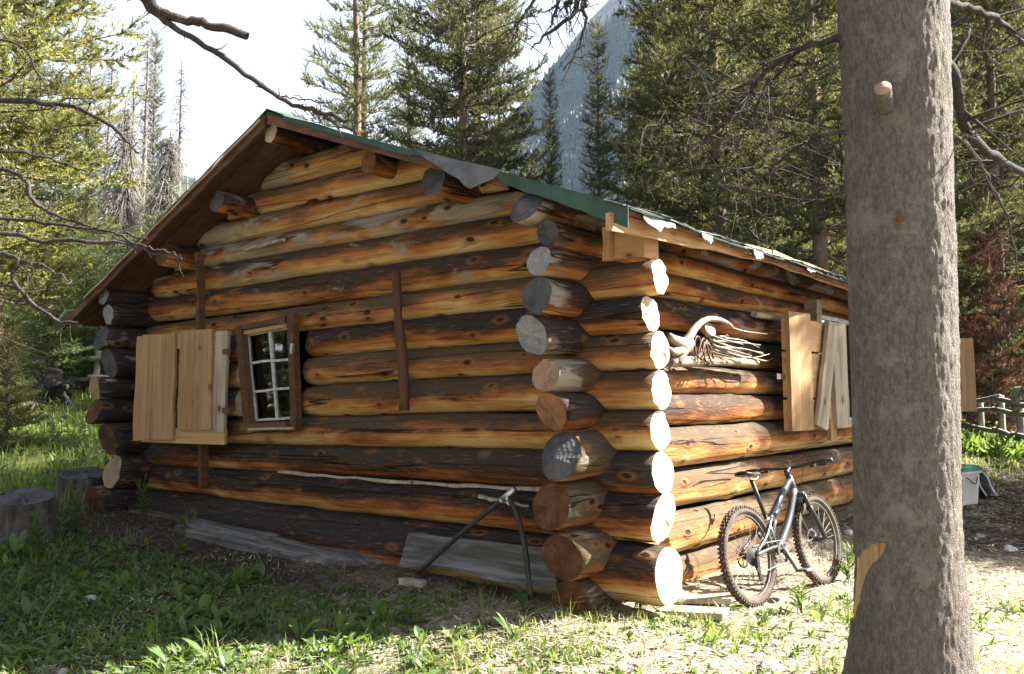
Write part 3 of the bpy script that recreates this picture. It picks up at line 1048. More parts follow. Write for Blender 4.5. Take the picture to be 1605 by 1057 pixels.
def beam(name, parent, p0, p1, w, h, mat, up=(0, 0, 1), jit=0.0, n=8, loc=CO, warp=0.004, seed=0):
    """a board between two points: w across, h along 'up'; origin at its middle, local x along it"""
    p0, p1 = np.asarray(p0, float), np.asarray(p1, float)
    L = np.linalg.norm(p1 - p0)
    ax = (p1 - p0) / L
    s = np.cross(up, ax)
    s /= np.linalg.norm(s)
    u = np.cross(ax, s)
    xs = np.linspace(-L / 2, L / 2, n)
    g = np.random.default_rng(seed + int(L * 100))
    v = []
    for i, x in enumerate(xs):
        b1, b2 = warp * g.normal(), warp * g.normal()
        e = jit * g.normal(size=4)
        for k2, (a, b) in enumerate(((-1, -1), (1, -1), (1, 1), (-1, 1))):
            v.append((x + (jit * g.normal() if i in (0, n - 1) else 0), a * w / 2 + b1 * 0.5, b * (h / 2 + e[k2]) + b2))
    f = []
    for i in range(n - 1):
        for k2 in range(4):
            k3 = (k2 + 1) % 4
            f.append((i * 4 + k2, (i + 1) * 4 + k2, (i + 1) * 4 + k3, i * 4 + k3)[::-1])
    f.append((0, 1, 2, 3)[::-1])
    f.append(tuple((n - 1) * 4 + k2 for k2 in range(4)))
    o = MB().add(v, f).build(name, mat, parent)
    mid = (p0 + p1) / 2 - loc
    mat4 = Matrix.Identity(4)
    for i in range(3):
        mat4[i][0], mat4[i][1], mat4[i][2], mat4[i][3] = ax[i], s[i], u[i], mid[i]
    o.matrix_local = mat4
    return o


def rake(x0, x1, y, drop0, drop1, name, mat, thick, parent=roof, rough=0.0, seed=0, n=24, top=0.0):
    """a strip that follows the roof edge at the front from x0 to x1, hanging drop below the roof plane"""
    g = np.random.default_rng(seed)
    v, f = [], []
    ns = np.stack([np.linspace(0, 9, n), np.full(n, seed * 1.0), np.zeros(n)], 1)
    w = fbm(ns, 3, seed)
    for i in range(n):
        t = i / (n - 1)
        x = x0 * (1 - t) + x1 * t
        zt = roof_z(x) + top
        d = (drop0 * (1 - t) + drop1 * t) * (1 + rough * w[i])
        wv = 0.004 * math.sin(i * 1.3 + seed)
        v += [(x, y + wv, zt), (x, y + wv * 1.5 - 0.006, zt - d), (x, y + thick + wv, zt), (x, y + thick + wv * 1.5 - 0.006, zt - d)]
    for i in range(n - 1):
        a, b = i * 4, (i + 1) * 4
        f += [(a, b, b + 1, a + 1)[::-1], (a + 2, a + 3, b + 3, b + 2)[::-1], (a, a + 2, b + 2, b), (a + 1, b + 1, b + 3, a + 3)]
    f += [(0, 1, 3, 2), tuple((n - 1) * 4 + k2 for k2 in (0, 2, 3, 1))]
    return MB().add(np.array(v) - CO, f).build(name, mat, parent)


def x_at(px, y, py=250):
    return on_y(px, py, y)[0]


# right-hand rake: bare board, thin felt edge, the torn grey flap and the folded green flap
rake(RIDGE_X + 0.02, x_at(800, YF, 270), YF - 0.030, 0.085, 0.075, 'rake_board', M['plank_brown_x'], 0.026, seed=1, top=-0.014)
rake(RIDGE_X + 0.25, x_at(650, YF, 232), YF - 0.042, 0.045, 0.05, 'felt_edge', M['felt_green'], 0.006, seed=2, rough=0.25)
rake(x_at(640, YF, 230), x_at(795, YF, 265), YF - 0.046, 0.035, 0.045, 'felt_edge', M['felt_green'], 0.006, seed=3, rough=0.4)
rake(x_at(793, YF, 267), EAVE_R[0] + 0.02, YF - 0.05, 0.075, 0.135, 'folded_felt_flap', M['felt_green'], 0.006, seed=4, rough=0.06, top=0.006)
# grey torn flap, hanging free in front of the purlin
gp = [(648, 232), (700, 247), (786, 266), (775, 281), (755, 290), (742, 298), (733, 293), (722, 281), (706, 274), (690, 262), (672, 252)]
pv = np.array([on_y(a, b, YF - 0.055) for a, b in gp])
pv[:, 1] += np.array([0.0, 0, 0, -.01, -.02, -.035, -.035, -.03, -.02, -.015, -.01])
m = MB()
n_ = len(pv)
m.add(np.vstack([pv, pv + [0, 0.005, 0]]) - CO, [tuple(range(n_)), tuple(range(2 * n_ - 1, n_ - 1, -1))] + [(i, n_ + i, n_ + (i + 1) % n_, (i + 1) % n_) for i in range(n_)])
m.build('torn_felt_flap', M['felt_grey'], roof)
# left-hand rake boards
rake(RIDGE_X - 0.02, EAVE_L[0] + 0.02, YF - 0.032, 0.115, 0.10, 'rake_board', M['plank_brown_x'], 0.028, seed=5, top=-0.016)
rake(RIDGE_X - 0.03, EAVE_L[0], YF - 0.042, 0.03, 0.028, 'felt_edge', M['felt_green'], 0.006, seed=6, rough=0.3, top=0.004)
# lighter edge strip below the felt on the left
rake(RIDGE_X - 0.05, EAVE_L[0] + 0.5, YF - 0.058, 0.026, 0.022, 'edge_strip', M['plank_new_x'], 0.014, seed=7, top=-0.034)
# ridge felt
m = MB()
for i in range(40):
    pass
ys = np.linspace(YF - 0.02, YB, 40)
v, f = [], []
for i, y in enumerate(ys):
    j = 0.008 * math.sin(i * 2.1) + 0.006 * math.sin(i * 0.7)
    v += [(RIDGE_X - 0.22, y, RIDGE_Z - 0.22 * SL + 0.016 + j), (RIDGE_X, y, RIDGE_Z + 0.032 + j), (RIDGE_X + 0.22, y, RIDGE_Z - 0.22 * SR + 0.016 - j)]
v += [(a, b, c - 0.008) for a, b, c in v]
N = 120
for i in range(39):
    for c in (0, 1):
        p = i * 3 + c
        f += [(p, p + 1, p + 4, p + 3), (N + p, N + p + 3, N + p + 4, N + p + 1)]
    f += [(i * 3, i * 3 + 3, N + i * 3 + 3, N + i * 3), (i * 3 + 2, N + i * 3 + 2, N + i * 3 + 5, i * 3 + 5)]
f += [(0, N, N + 1, 1), (1, N + 1, N + 2, 2)]
m.add(np.array(v) - CO, f).build('ridge_felt', M['felt_green'], roof)

# purlins: the ridge and the others, ends out under the overhang
for px, py, rr_, en, st, y0, wm in ((426, 208, 0.085, 'end_pale', 0.9, -0.50, 1.0), (578, 254, 0.088, 'end_orange', 0.8, -0.36, 1.0), (680, 277, 0.118, 'end_dark', 0.95, -0.46, 1.0),
                                    (338, 316, 0.10, 'end_dark', 0.95, -0.46, 1.0), (255, 400, 0.11, 'end_brown', 0.8, -0.45, 1.0)):
    q = on_y(px, py, y0)
    zmax = roof_z(q[0]) - 0.055 - rr_
    z = min(q[2], zmax)
    add_log(cabin, 'purlin', (q[0], y0, z), (q[0], BACK_Y + 0.2, z), rr_, rr_, int(px), st, wm, 0.0, (en, 'end_tan'), tilt=(0.1, 0), seg=18)

# eave on the right: fascia boards, blocking box, ragged felt tabs
FX = 0.575
for (xa, ya, xb, yb) in ((953, 347, 1207, 402), (1209, 402, 1337, 450)):
    a, b = on_x(xa, ya, FX), on_x(xb, yb, FX)
    a[2] -= 0.0
    beam('fascia_board', roof, a, b, 0.03, 0.105, M['plank_new_x'], n=10, jit=0.002, seed=int(xa))
a = on_x(1339, 449, FX)
beam('fascia_board', roof, a, (FX, YB - 0.1, a[2] + 0.01), 0.03, 0.105, M['plank_new_x'], n=10, jit=0.002, seed=5)
g = np.random.default_rng(12)
for (pa, pb, dp) in ((1008, 1058, 0.055), (1100, 1116, 0.045), (1180, 1194, 0.06), (1262, 1275, 0.03)):
    xa = 0.672
    ya, yb = on_x(pa, 340, xa)[1], on_x(pb, 350, xa)[1]
    n = 9
    v = []
    for i in range(n):
        t = i / (n - 1)
        y = ya * (1 - t) + yb * t
        zt = EAVE_R[1] - 0.02
        d = dp * (0.6 + 0.5 * math.sin(math.pi * t)) * (1 + 0.25 * g.normal())
        v += [(xa, y, zt), (xa + 0.006, y, zt - d), (xa - 0.006, y, zt), (xa, y, zt - d)]
    f = []
    for i in range(n - 1):
        p = i * 4
        f += [(p, p + 1, p + 5, p + 4), (p + 2, p + 6, p + 7, p + 3), (p + 1, p + 3, p + 7, p + 5)]
    f += [(0, 2, 3, 1), (n * 4 - 4, n * 4 - 3, n * 4 - 1, n * 4 - 2)]
    MB().add(np.array(v) - CO, f).build('felt_tab', M['felt_pale'], roof)
# ragged shingle edge lying on the eave
for i in range(46):
    y = -0.55 + i * 0.19 + g.normal(0, 0.02)
    w = g.uniform(0.12, 0.21)
    o = MB().box((0, 0, 0), (0.16 + g.uniform(-.03, .03), w, 0.005), jit=0.003).build('edge_shingle', M['felt_pale'] if g.random() < .3 else M['felt_grey'], roof)
    o.location = (EAVE_R[0] - 0.06 + g.normal(0, 0.012) - CO[0], y, EAVE_R[1] + 0.026 + g.normal(0, 0.004))
    o.rotation_euler = (g.normal(0, 0.04), math.atan(SR) + g.normal(0, 0.05), g.normal(0, 0.05))

# blocking box of new lumber between plate and fascia
c0 = on_y(1010, 390, -0.06)
bx0 = on_y(962, 390, -0.06)
zt, zb = on_y(985, 364, -0.06)[2], on_y(985, 405, -0.06)[2]
yb = on_x(1032, 390, c0[0])[1]
beam('blocking_board', roof, (bx0[0], -0.05, (zt + zb) / 2), (c0[0] - 0.012, -0.05, (zt + zb) / 2), 0.025, zt - zb, M['plank_new_x'], n=4)
beam('blocking_board', roof, (c0[0] - 0.012, -0.064, (zt + zb) / 2), (c0[0] - 0.012, yb, (zt + zb) / 2), 0.025, (zt - zb) * 1.0 + 0.02, M['plank_new_x'], n=4)
beam('blocking_block', roof, (bx0[0] - 0.02, -0.10, zb - 0.01), (bx0[0] - 0.02, -0.10, zt + 0.04), 0.05, 0.05, M['plank_new_x'], up=(0, 1, 0), n=3)
beam('blocking_strip', roof, (bx0[0] - 0.06, -0.075, zt + 0.012), (c0[0], -0.075, zt + 0.006), 0.02, 0.012, M['plank_brown_x'], n=3)

# ---------------------------------------------------------------- gable window
win = part_empty('window')
win.location = (-3.30 - CO[0], -0.16, 1.55)
WO = np.array([-3.30, -0.16, 1.55])


def wpt(px, py, y):
    return on_y(px, py, y)


a, b = wpt(377, 512, -0.20), wpt(392, 668, -0.20)
beam('casing', win, a, b, 0.085, 0.065, M['plank_brown_z'], up=(0, 1, 0), loc=WO, n=6, seed=3)
a, b = wpt(459, 492, -0.20), wpt(464, 676, -0.20)
beam('casing', win, a, b, 0.075, 0.065, M['plank_brown_z'], up=(0, 1, 0), loc=WO, n=6, seed=4)
a, b = wpt(384, 513, -0.19), wpt(452, 500, -0.19)
beam('head_board', win, a, b, 0.08, 0.05, M['plank_brown_x'], loc=WO, n=5, jit=0.006, seed=5)
a, b = wpt(384, 522, -0.175), wpt(452, 510, -0.175)
beam('head_strip', win, a, b, 0.05, 0.035, M['plank_new_x'], loc=WO, n=4, seed=6)
a, b = wpt(388, 668, -0.21), wpt(459, 666, -0.21)
beam('sill', win, a, b, 0.16, 0.05, M['plank_brown_x'], loc=WO, n=5, jit=0.006, seed=7)
a, b = wpt(390, 673, -0.28), wpt(459, 671, -0.28)
beam('sill_edge', win, a, b, 0.025, 0.022, M['plank_old_z'], loc=WO, n=5, seed=8)
YG = -0.135
gx = [(388, 524, 401, 660), (424, 520, 434, 656), (456, 513, 462, 654)]      # left stile, middle bar, right stile
for k2, (xa, ya, xb, yb2) in enumerate(gx):
    beam(('stile', 'muntin', 'stile')[k2], win, wpt(xa, ya, YG), wpt(xb, yb2, YG), 0.022 if k2 == 1 else 0.03, 0.03, M['white_paint'], up=(0, 1, 0), loc=WO, n=4, seed=20 + k2)
hz = [(388, 526, 456, 515), (392, 570, 458, 562), (397, 614, 460, 608), (401, 659, 462, 654)]
for k2, (xa, ya, xb, yb2) in enumerate(hz):
    beam('muntin' if k2 in (1, 2) else 'rail', win, wpt(xa, ya, YG - 0.004), wpt(xb, yb2, YG - 0.004), 0.028, 0.020, M['white_paint'], loc=WO, n=4, seed=30 + k2)
for r_ in range(3):
    for c_ in range(2):
        def gp2(c, r):
            x0, y0, x1, y1 = gx[c]
            t = r / 3
            return wpt(x0 * (1 - t) + x1 * t, y0 * (1 - t) + y1 * t, YG + 0.006)
        q4 = [gp2(c_, r_), gp2(c_ + 1, r_), gp2(c_ + 1, r_ + 1), gp2(c_, r_ + 1)]
        ctr_ = np.mean(q4, axis=0)
        v = np.array(q4) - ctr_
        v2 = v + [0, 0.004, 0]
        o = MB().add(np.vstack([v, v2]), [(3, 2, 1, 0), (4, 5, 6, 7), (0, 1, 5, 4), (1, 2, 6, 5), (2, 3, 7, 6), (3, 0, 4, 7)]).build('pane', M['glass'], win)
        o.location = [float(t) for t in (ctr_ - WO)]
        o.rotation_euler = (0.006 * rl.normal(), 0, 0.01 * rl.normal())
# something pale standing inside behind the glass: the inner jamb
beam('inner_jamb', win, (-3.52, 0.02, 1.1), (-3.56, 0.02, 1.98), 0.10, 0.05, M['plank_brown_z'], up=(0, 1, 0), loc=WO, n=3)
# small latch on the casing
MB().box((0, 0, 0), (0.035, 0.02, 0.07)).box((0.012, -0.01, -0.03), (0.02, 0.02, 0.05)).build('latch', M['steel'], win, loc=wpt(458, 545, -0.27) - WO)


# ---------------------------------------------------------------- shutters
def board_outline(w, h, g, wob=0.012):
    n = 9
    zs = np.linspace(-h / 2, h / 2, n)
    l = -w / 2 + wob * np.cumsum(g.normal(size=n)) * 0.5
    r = w / 2 + wob * np.cumsum(g.normal(size=n)) * 0.5
    return zs, l, r


def plank_obj(name, parent, w, h, t, mat, loc, g, wob=0.012, rot=None, slant=0.0):
    zs, l, r = board_outline(w, h, g, wob)
    n = len(zs)
    v, f = [], []
    for i in range(n):
        dz = slant if i in (0, n - 1) else 0
        v += [(l[i], -t / 2, zs[i] - dz), (r[i], -t / 2, zs[i] + dz), (r[i], t / 2, zs[i] + dz), (l[i], t / 2, zs[i] - dz)]
    for i in range(n - 1):
        p = i * 4
        for k2 in range(4):
            k3 = (k2 + 1) % 4
            f.append((p + k2, p + k3, p + 4 + k3, p + 4 + k2))
    f += [(3, 2, 1, 0), tuple((n - 1) * 4 + k2 for k2 in range(4))]
    o = MB().add(v, f).build(name, mat, parent)
    o.location = [float(a) for a in loc]
    if rot:
        o.rotation_euler = rot
    return o


# front shutter: hinged at the window's left side, swung back against the gable
hx, hy = -3.73, -0.24
ex, ey = -4.74, -0.50
gs = np.random.default_rng(5)
sh = empty('shutter', (hx - CO[0], hy - CO[1], 1.49), cabin)
sh.rotation_euler = (0, 0, math.atan2(hy - ey, hx - ex))
WS = math.hypot(hx - ex, hy - ey)
sh.rotation_euler[1] = -0.012
plank_obj('shutter_board', sh, 0.46, 0.985, 0.035, M['plank_new_z'], (-WS + 0.235, -0.055, -0.02), gs, 0.014, (0, 0.035, 0), 0.012)
plank_obj('shutter_board', sh, 0.39, 0.915, 0.035, M['plank_new_z'], (-WS + 0.735, -0.057, 0.035), gs, 0.014, (0, 0.03, 0), 0.006)
plank_obj('shutter_batten', sh, 0.14, 0.92, 0.035, M['plank_old_z'], (-0.055, -0.030, 0.01), gs, 0.003, (0, 0.05, 0))
for z_ in (-0.475, 0.40):
    plank_obj('shutter_crosspiece', sh, 0.98, 0.14, 0.035, M['plank_new_x'], (-WS / 2 + 0.02, -0.017, z_), gs, 0.003, (0, 0.03, 0))
for z_ in (0.28, -0.25):
    MB().box((0, 0, 0), (0.09, 0.012, 0.05)).build('hinge', M['iron'], sh, loc=(0.02, -0.045, z_))

# side shutter, swung back towards the corner
h0 = np.array([0.43, 3.95])
e0 = np.array([0.27, 2.80])
WS2 = float(np.linalg.norm(h0 - e0))
sh2 = empty('shutter', (h0[0] - CO[0], h0[1], 1.55), cabin)
sh2.rotation_euler = (0, 0, math.atan2(h0[1] - e0[1], h0[0] - e0[0]))
# local -y looks outward (+x)
for z_, hh in ((-0.40, 0.29), (-0.03, 0.42), (0.34, 0.30)):
    plank_obj('shutter_crosspiece', sh2, WS2, hh - 0.01, 0.035, M['plank_new_x'], (-WS2 / 2, -0.02, z_), gs, 0.003)
plank_obj('shutter_board', sh2, 0.40, 1.08, 0.045, M['plank_new_z'], (-WS2 + 0.20, -0.062, 0.0), gs, 0.006)
plank_obj('shutter_board', sh2, 0.27, 1.02, 0.045, M['plank_old_z'], (-0.16, -0.062, -0.02), gs, 0.012)
plank_obj('shutter_brace', sh2, 0.20, 1.04, 0.04, M['plank_old_z'], (-0.50, -0.085, -0.02), gs, 0.012, (0, 0.28, 0))
plank_obj('shutter_batten', sh2, 0.12, 0.20, 0.04, M['plank_new_z'], (-0.30, -0.03, -0.545), gs, 0.002)
MB().box((0, 0, 0), (0.16, 0.012, 0.05)).build('hinge', M['iron'], sh2, loc=(-WS2 - 0.06, -0.02, -0.05))
# jamb and frame of the side window
win2 = empty('window', (0.1 - CO[0], 4.74, 1.6), cabin)
W2O = np.array([0.1, 4.74, 1.6])
beam('jamb', win2, (0.12, WY0 + 0.05, 1.0), (0.12, WY0 + 0.05, 2.32), 0.15, 0.13, M['plank_old_z'], up=(1, 0, 0), loc=W2O, n=4)
beam('jamb', win2, (0.13, WY1 + 0.06, 1.0), (0.13, WY1 + 0.06, 2.2), 0.12, 0.16, M['plank_brown_z'], up=(1, 0, 0), loc=W2O, n=4)
beam('stile', win2, (0.13, WY1 - 0.05, 1.06), (0.13, WY1 - 0.05, 2.16), 0.05, 0.04, M['white_paint'], up=(1, 0, 0), loc=W2O, n=4)
beam('stile', win2, (0.13, WY0 + 0.17, 1.06), (0.13, WY0 + 0.17, 2.16), 0.05, 0.04, M['white_paint'], up=(1, 0, 0), loc=W2O, n=4)
beam('sill', win2, (0.17, WY0, 1.03), (0.17, WY1, 1.03), 0.2, 0.06, M['plank_old_z'], loc=W2O, n=4)
beam('rail', win2, (0.125, WY0 + 0.2, 2.16), (0.125, WY1 - 0.08, 2.16), 0.04, 0.04, M['white_paint'], loc=W2O, n=3)
beam('rail', win2, (0.125, WY0 + 0.2, 1.08), (0.125, WY1 - 0.08, 1.08), 0.04, 0.04, M['white_paint'], loc=W2O, n=3)
MB().box((0, 0, 0), (0.004, WY1 - WY0 - 0.24, 1.04)).build('pane', M['glass'], win2, loc=np.array([0.118, (WY0 + WY1) / 2 + 0.05, 1.62]) - W2O)
# far shutter past the big trunk
sh3 = empty('shutter', (0.30 - CO[0], 7.45, 1.62), cabin)
f3 = on_x(1527, 580, 0.86)
sh3.rotation_euler = (0, 0, math.atan2(f3[1] - 7.45, f3[0] - 0.30))
WS3 = math.hypot(f3[1] - 7.45, f3[0] - 0.30)
for k2 in range(2):
    plank_obj('shutter_board', sh3, WS3 / 2 - 0.008, 0.97, 0.04, M['plank_new_z'], (WS3 * (0.25 + 0.5 * k2), 0.0, 0), gs, 0.003)
for z_ in (-0.36, 0.34):
    plank_obj('shutter_crosspiece', sh3, WS3 - 0.04, 0.12, 0.03, M['plank_new_x'], (WS3 / 2, 0.036, z_), gs, 0.003)

# ---------------------------------------------------------------- sticks nailed to the gable
a, b = wpt(312, 396, -0.24), wpt(320, 766, -0.19)
beam('wall_strip', cabin, a, b, 0.045, 0.075, M['plank_brown_z'], up=(0, 1, 0), n=12, jit=0.006, seed=3, warp=0.006)
a, b = wpt(621, 426, -0.24), wpt(634, 644, -0.22)
mid = (a + b) / 2 + np.array([0.012, -0.01, 0])
pts = spline([a, a * .7 + b * .3 + [-0.01, 0, 0], mid, a * .25 + b * .75 + [0.012, 0, 0], b], 16)
gq = np.random.default_rng(8)
m = MB().tube(pts - mid, 0.040 * (1 + 0.10 * gq.normal(size=16)), 10)
pole = m.build('wall_pole', M['plank_brown_z'], cabin, smooth=True, loc=mid - CO)
# splinter of pale wood wedged into the joint between two logs
for (xa, ya, xb, yb2, hh) in ((438, 740, 640, 757, 0.022), (642, 757, 848, 768, 0.02), (752, 779, 830, 793, 0.02), (385, 392, 445, 376, 0.022)):
    beam('chinking_strip', cabin, on_y(xa, ya, -0.155), on_y(xb, yb2, -0.155), 0.03, hh, M['plank_old_z'], n=9, jit=0.004, seed=int(xa), warp=0.003)


# ================================================================== things lying about the cabin
def thing_at(name, loc, label, cat, group=None, rz=0.0):
    return tag(empty(name, loc, None, rz), label, cat, group)


gr = np.random.default_rng(21)

# grey sheet of board leaning on the bottom log
c = [on_y(640, 836, -0.27), on_y(868, 862, -0.24), on_y(872, 926, -0.36), on_y(780, 912, -0.38), on_y(700, 892, -0.39), on_y(625, 888, -0.40)]
c = np.array(c)
o0 = c.mean(0)
v = np.vstack([c - o0, c - o0 + [0, 0.02, 0.003]])
n6 = len(c)
o = MB().add(v, [tuple(range(n6)), tuple(range(2 * n6 - 1, n6 - 1, -1))] + [(i, n6 + i, n6 + (i + 1) % n6, (i + 1) % n6) for i in range(n6)]).build('grey_board', M['plank_grey_x'], loc=o0)
tag(o, 'grey weathered sheet of board leaning on the bottom log below the black pipe', 'board')


def slab_wood(name, pts_px, zs, width, thick, label, seed, mat='plank_grey_x', wob=0.10):
    """a split slab lying on the ground along the wall"""
    g = np.random.default_rng(seed)
    P = np.array([on_z(a, b, z) for (a, b), z in zip(pts_px, zs)])
    P = spline(P, 22)
    n = len(P)
    v, f = [], []
    w = fbm(np.stack([np.linspace(0, 5, n), np.full(n, seed), np.zeros(n)], 1), 3, seed)
    for i in range(n):
        t = i / (n - 1)
        ww = width * (1 + wob * w[i]) * min(1, 0.7 + 3.0 * t, 0.55 + 4 * (1 - t))
        th = thick * (1 + 0.05 * w[i])
        e1, e2 = 0.012 * g.normal(), 0.010 * w[i]
        for a, b in ((-0.5, 0), (-0.5, 0.86), (-0.47, 1.0), (0.47, 1.25), (0.5, 1.1), (0.5, 0)):
            v.append(P[i] + np.array([0.0, a * ww + (e1 if a < 0 else e2), b * th + 0.0015 * g.normal() - 0.02]))
    for i in range(n - 1):
        for k2 in range(6):
            k3 = (k2 + 1) % 6
            f.append((i * 6 + k2, (i + 1) * 6 + k2, (i + 1) * 6 + k3, i * 6 + k3)[::-1])
    f += [tuple(range(6)), tuple((n - 1) * 6 + k2 for k2 in range(6))[::-1]]
    v = np.array(v)
    o = MB().add(v - P.mean(0), f).build(name, M[mat], loc=P.mean(0))
    return tag(o, label, 'slab', kind='thing')


slab_wood('split_log', [(286, 832), (360, 848), (450, 866), (540, 881), (612, 888)], [.17, .14, .10, .06, .03], 0.25, 0.075, 'long silver-grey split log slab lying on the soil along the gable', 4)
slab_wood('split_log', [(300, 822), (350, 832), (430, 846)], [.24, .215, .18], 0.18, 0.045, 'short flat grey slab on top of the left end of the long slab', 7)
slab_wood('split_log', [(208, 806), (250, 811), (300, 818)], [.235, .22, .20], 0.12, 0.05, 'thin dark plank half buried in weeds left of the grey slabs', 9)

# black pipe with a metal tee, leaning on the logs
t_ = thing_at('black_pipe', on_y(797, 772, -0.33), 'black plastic pipe bent like an A with a metal tee, leaning on logs', 'pipe')
top = on_y(795, 777, -0.33)
L1 = on_y(655, 898, -0.44)
L1[2] = max(L1[2], gz(L1[0], L1[1]) + 0.03)
R1 = on_y(832, 941, -0.47)
T0 = np.array(t_.location)
MB().tube(spline([top - T0, (top * .5 + L1 * .5) + [0, -0.005, 0.01] - T0, L1 - T0], 14), 0.0175, 10).build('pipe_leg', M['rubber'], t_, True)
MB().tube(spline([top + [0.01, 0, -0.005] - T0, on_y(812, 812, -0.36) - T0, on_y(824, 865, -0.41) - T0, R1 - T0], 18), 0.0175, 10).build('pipe_leg', M['rubber'], t_, True)
d0 = (top - L1) / np.linalg.norm(top - L1)
m = MB().tube([top - T0 - d0 * 0.05, top - T0 + d0 * 0.075], 0.022, 10)
m.tube([top - T0 + [0, 0, 0.005], top - T0 + [0.018, -0.004, -0.045]], 0.021, 10)
m.build('tee_connector', M['steel'], t_, True)
for q in (top - d0 * 0.055, top + np.array([0.018, -0.004, -0.05])):
    MB().tube([q - T0 - [0.004, 0, 0.004], q - T0 + [0.004, 0, 0.004]], 0.0235, 10).build('hose_clamp', M['steel'], t_, True)
q = on_y(646, 905, -0.47)
q[2] = gz(q[0], q[1]) + 0.022
o = MB().box((0, 0, 0), (0.20, 0.05, 0.045), jit=0.006).build('wood_offcut', M['plank_old_z'], loc=q)
o.rotation_euler = (0.05, 0.03, 0.1)
tag(o, 'pale wood offcut on the soil at the foot of the black pipe', 'offcut')


# stumps
def stump(name, c, r, h, seed, label):
    g = np.random.default_rng(seed)
    t = thing_at(name, c, label, 'stump', 'cut stumps left of the cabin')
    seg, n = 40, 12
    ang = np.arange(seg) * 2 * math.pi / seg
    rr_ = r * (1 + 0.05 * np.sin(2 * ang + g.uniform(0, 6)) + 0.04 * np.sin(5 * ang + g.uniform(0, 6)))
    v = []
    for i in range(n):
        z = -0.12 + (h + 0.12) * i / (n - 1)
        fl = 1 + 0.30 * math.exp(-max(z, 0) / 0.10)
        ro = 0.018 * fbm(np.stack([np.cos(ang) * 6, np.sin(ang) * 6, np.full(seg, z * 1.2)], 1), 3, seed)
        top = 0.055 * (-0.88 * np.cos(ang) + 0.46 * np.sin(ang)) + 0.012 * np.sin(3 * ang + seed) if i == n - 1 else 0
        v.append(np.stack([rr_ * fl * np.cos(ang) + ro * np.cos(ang), rr_ * fl * np.sin(ang) + ro * np.sin(ang), np.full(seg, z) + top], 1))
    v = np.vstack(v)
    f = [(i * seg + j, i * seg + (j + 1) % seg, (i + 1) * seg + (j + 1) % seg, (i + 1) * seg + j) for i in range(n - 1) for j in range(seg)]
    MB().add(v, f).build('trunk', M['stump'], t, True)
    ring = v[-seg:]
    c0 = ring.mean(0)
    rings = [c0 + (ring - c0) * s + np.stack([np.zeros(seg), np.zeros(seg), 0.008 * g.normal(size=seg)], 1) for s in (1.0, 0.75, 0.5, 0.25)]
    vv = np.vstack(rings + [c0[None]])
    ff = [(i * seg + j, i * seg + (j + 1) % seg, (i + 1) * seg + (j + 1) % seg, (i + 1) * seg + j) for i in range(3) for j in range(seg)] + [(3 * seg + j, 3 * seg + (j + 1) % seg, 4 * seg) for j in range(seg)]
    MB().add(vv, ff).build('cut_top', M['end_dark'], t)
    return t


s1 = on_z(34, 842, 0.2)
stump('tree_stump', (s1[0], s1[1], gz(s1[0], s1[1])), 0.235, 0.33, 1, 'wide silver-grey stump at the left edge of the picture')
s2 = on_z(127, 792, 0.26)
stump('tree_stump', (s2[0], s2[1], gz(s2[0], s2[1])), 0.245, 0.34, 2, 'dark brown stump right by the corner of the cabin')

# root wad and cut log in the meadow on the left
q = at_d(82, 614, 17.0)
zr = gz(q[0], q[1])
t_ = thing_at('uprooted_stump', (q[0], q[1], zr), 'black uprooted root wad lying in the meadow behind the left branches', 'stump')
m = MB()
for i in range(26):
    a = gr.uniform(0, 6.28)
    b = gr.uniform(0.0, 1.0)
    L = gr.uniform(0.25, 0.5)
    p0 = np.array([0.14 * math.cos(a), 0.1 * math.sin(a), 0.25 + 0.15 * b])
    p1 = p0 + np.array([math.cos(a) * L, 0.4 * math.sin(a) * L, (b - 0.5) * L * 1.4])
    m.tube(spline([p0 * 0.5, p0, p1, p1 + [0.1 * gr.normal(), 0.1 * gr.normal(), -0.1]], 7), np.linspace(0.09, 0.015, 7), 6)
m.build('root', M['charred'], t_, True)
m = MB().tube(spline([(0.1, 0, 0.18), (-0.12, 0.05, 0.5), (-0.16, 0.1, 0.72)], 10), np.linspace(0.26, 0.14, 10) * (1 + 0.1 * gr.normal(size=10)), 12)
m.build('stem', M['charred'], t_, True)
q = at_d(46, 618, 16.5)
q[2] = gz(q[0], q[1]) + 0.09
o = add_log(None, 'cut_log', q, q + np.array([-1.4, 1.0, 0.05]), 0.10, 0.10, 77, 0.6, 0.8, 0.4, ('end_pale', 'end_pale'), origin=np.zeros(3))
tag(o, 'short cut log with pale end beside the black root wad', 'log')


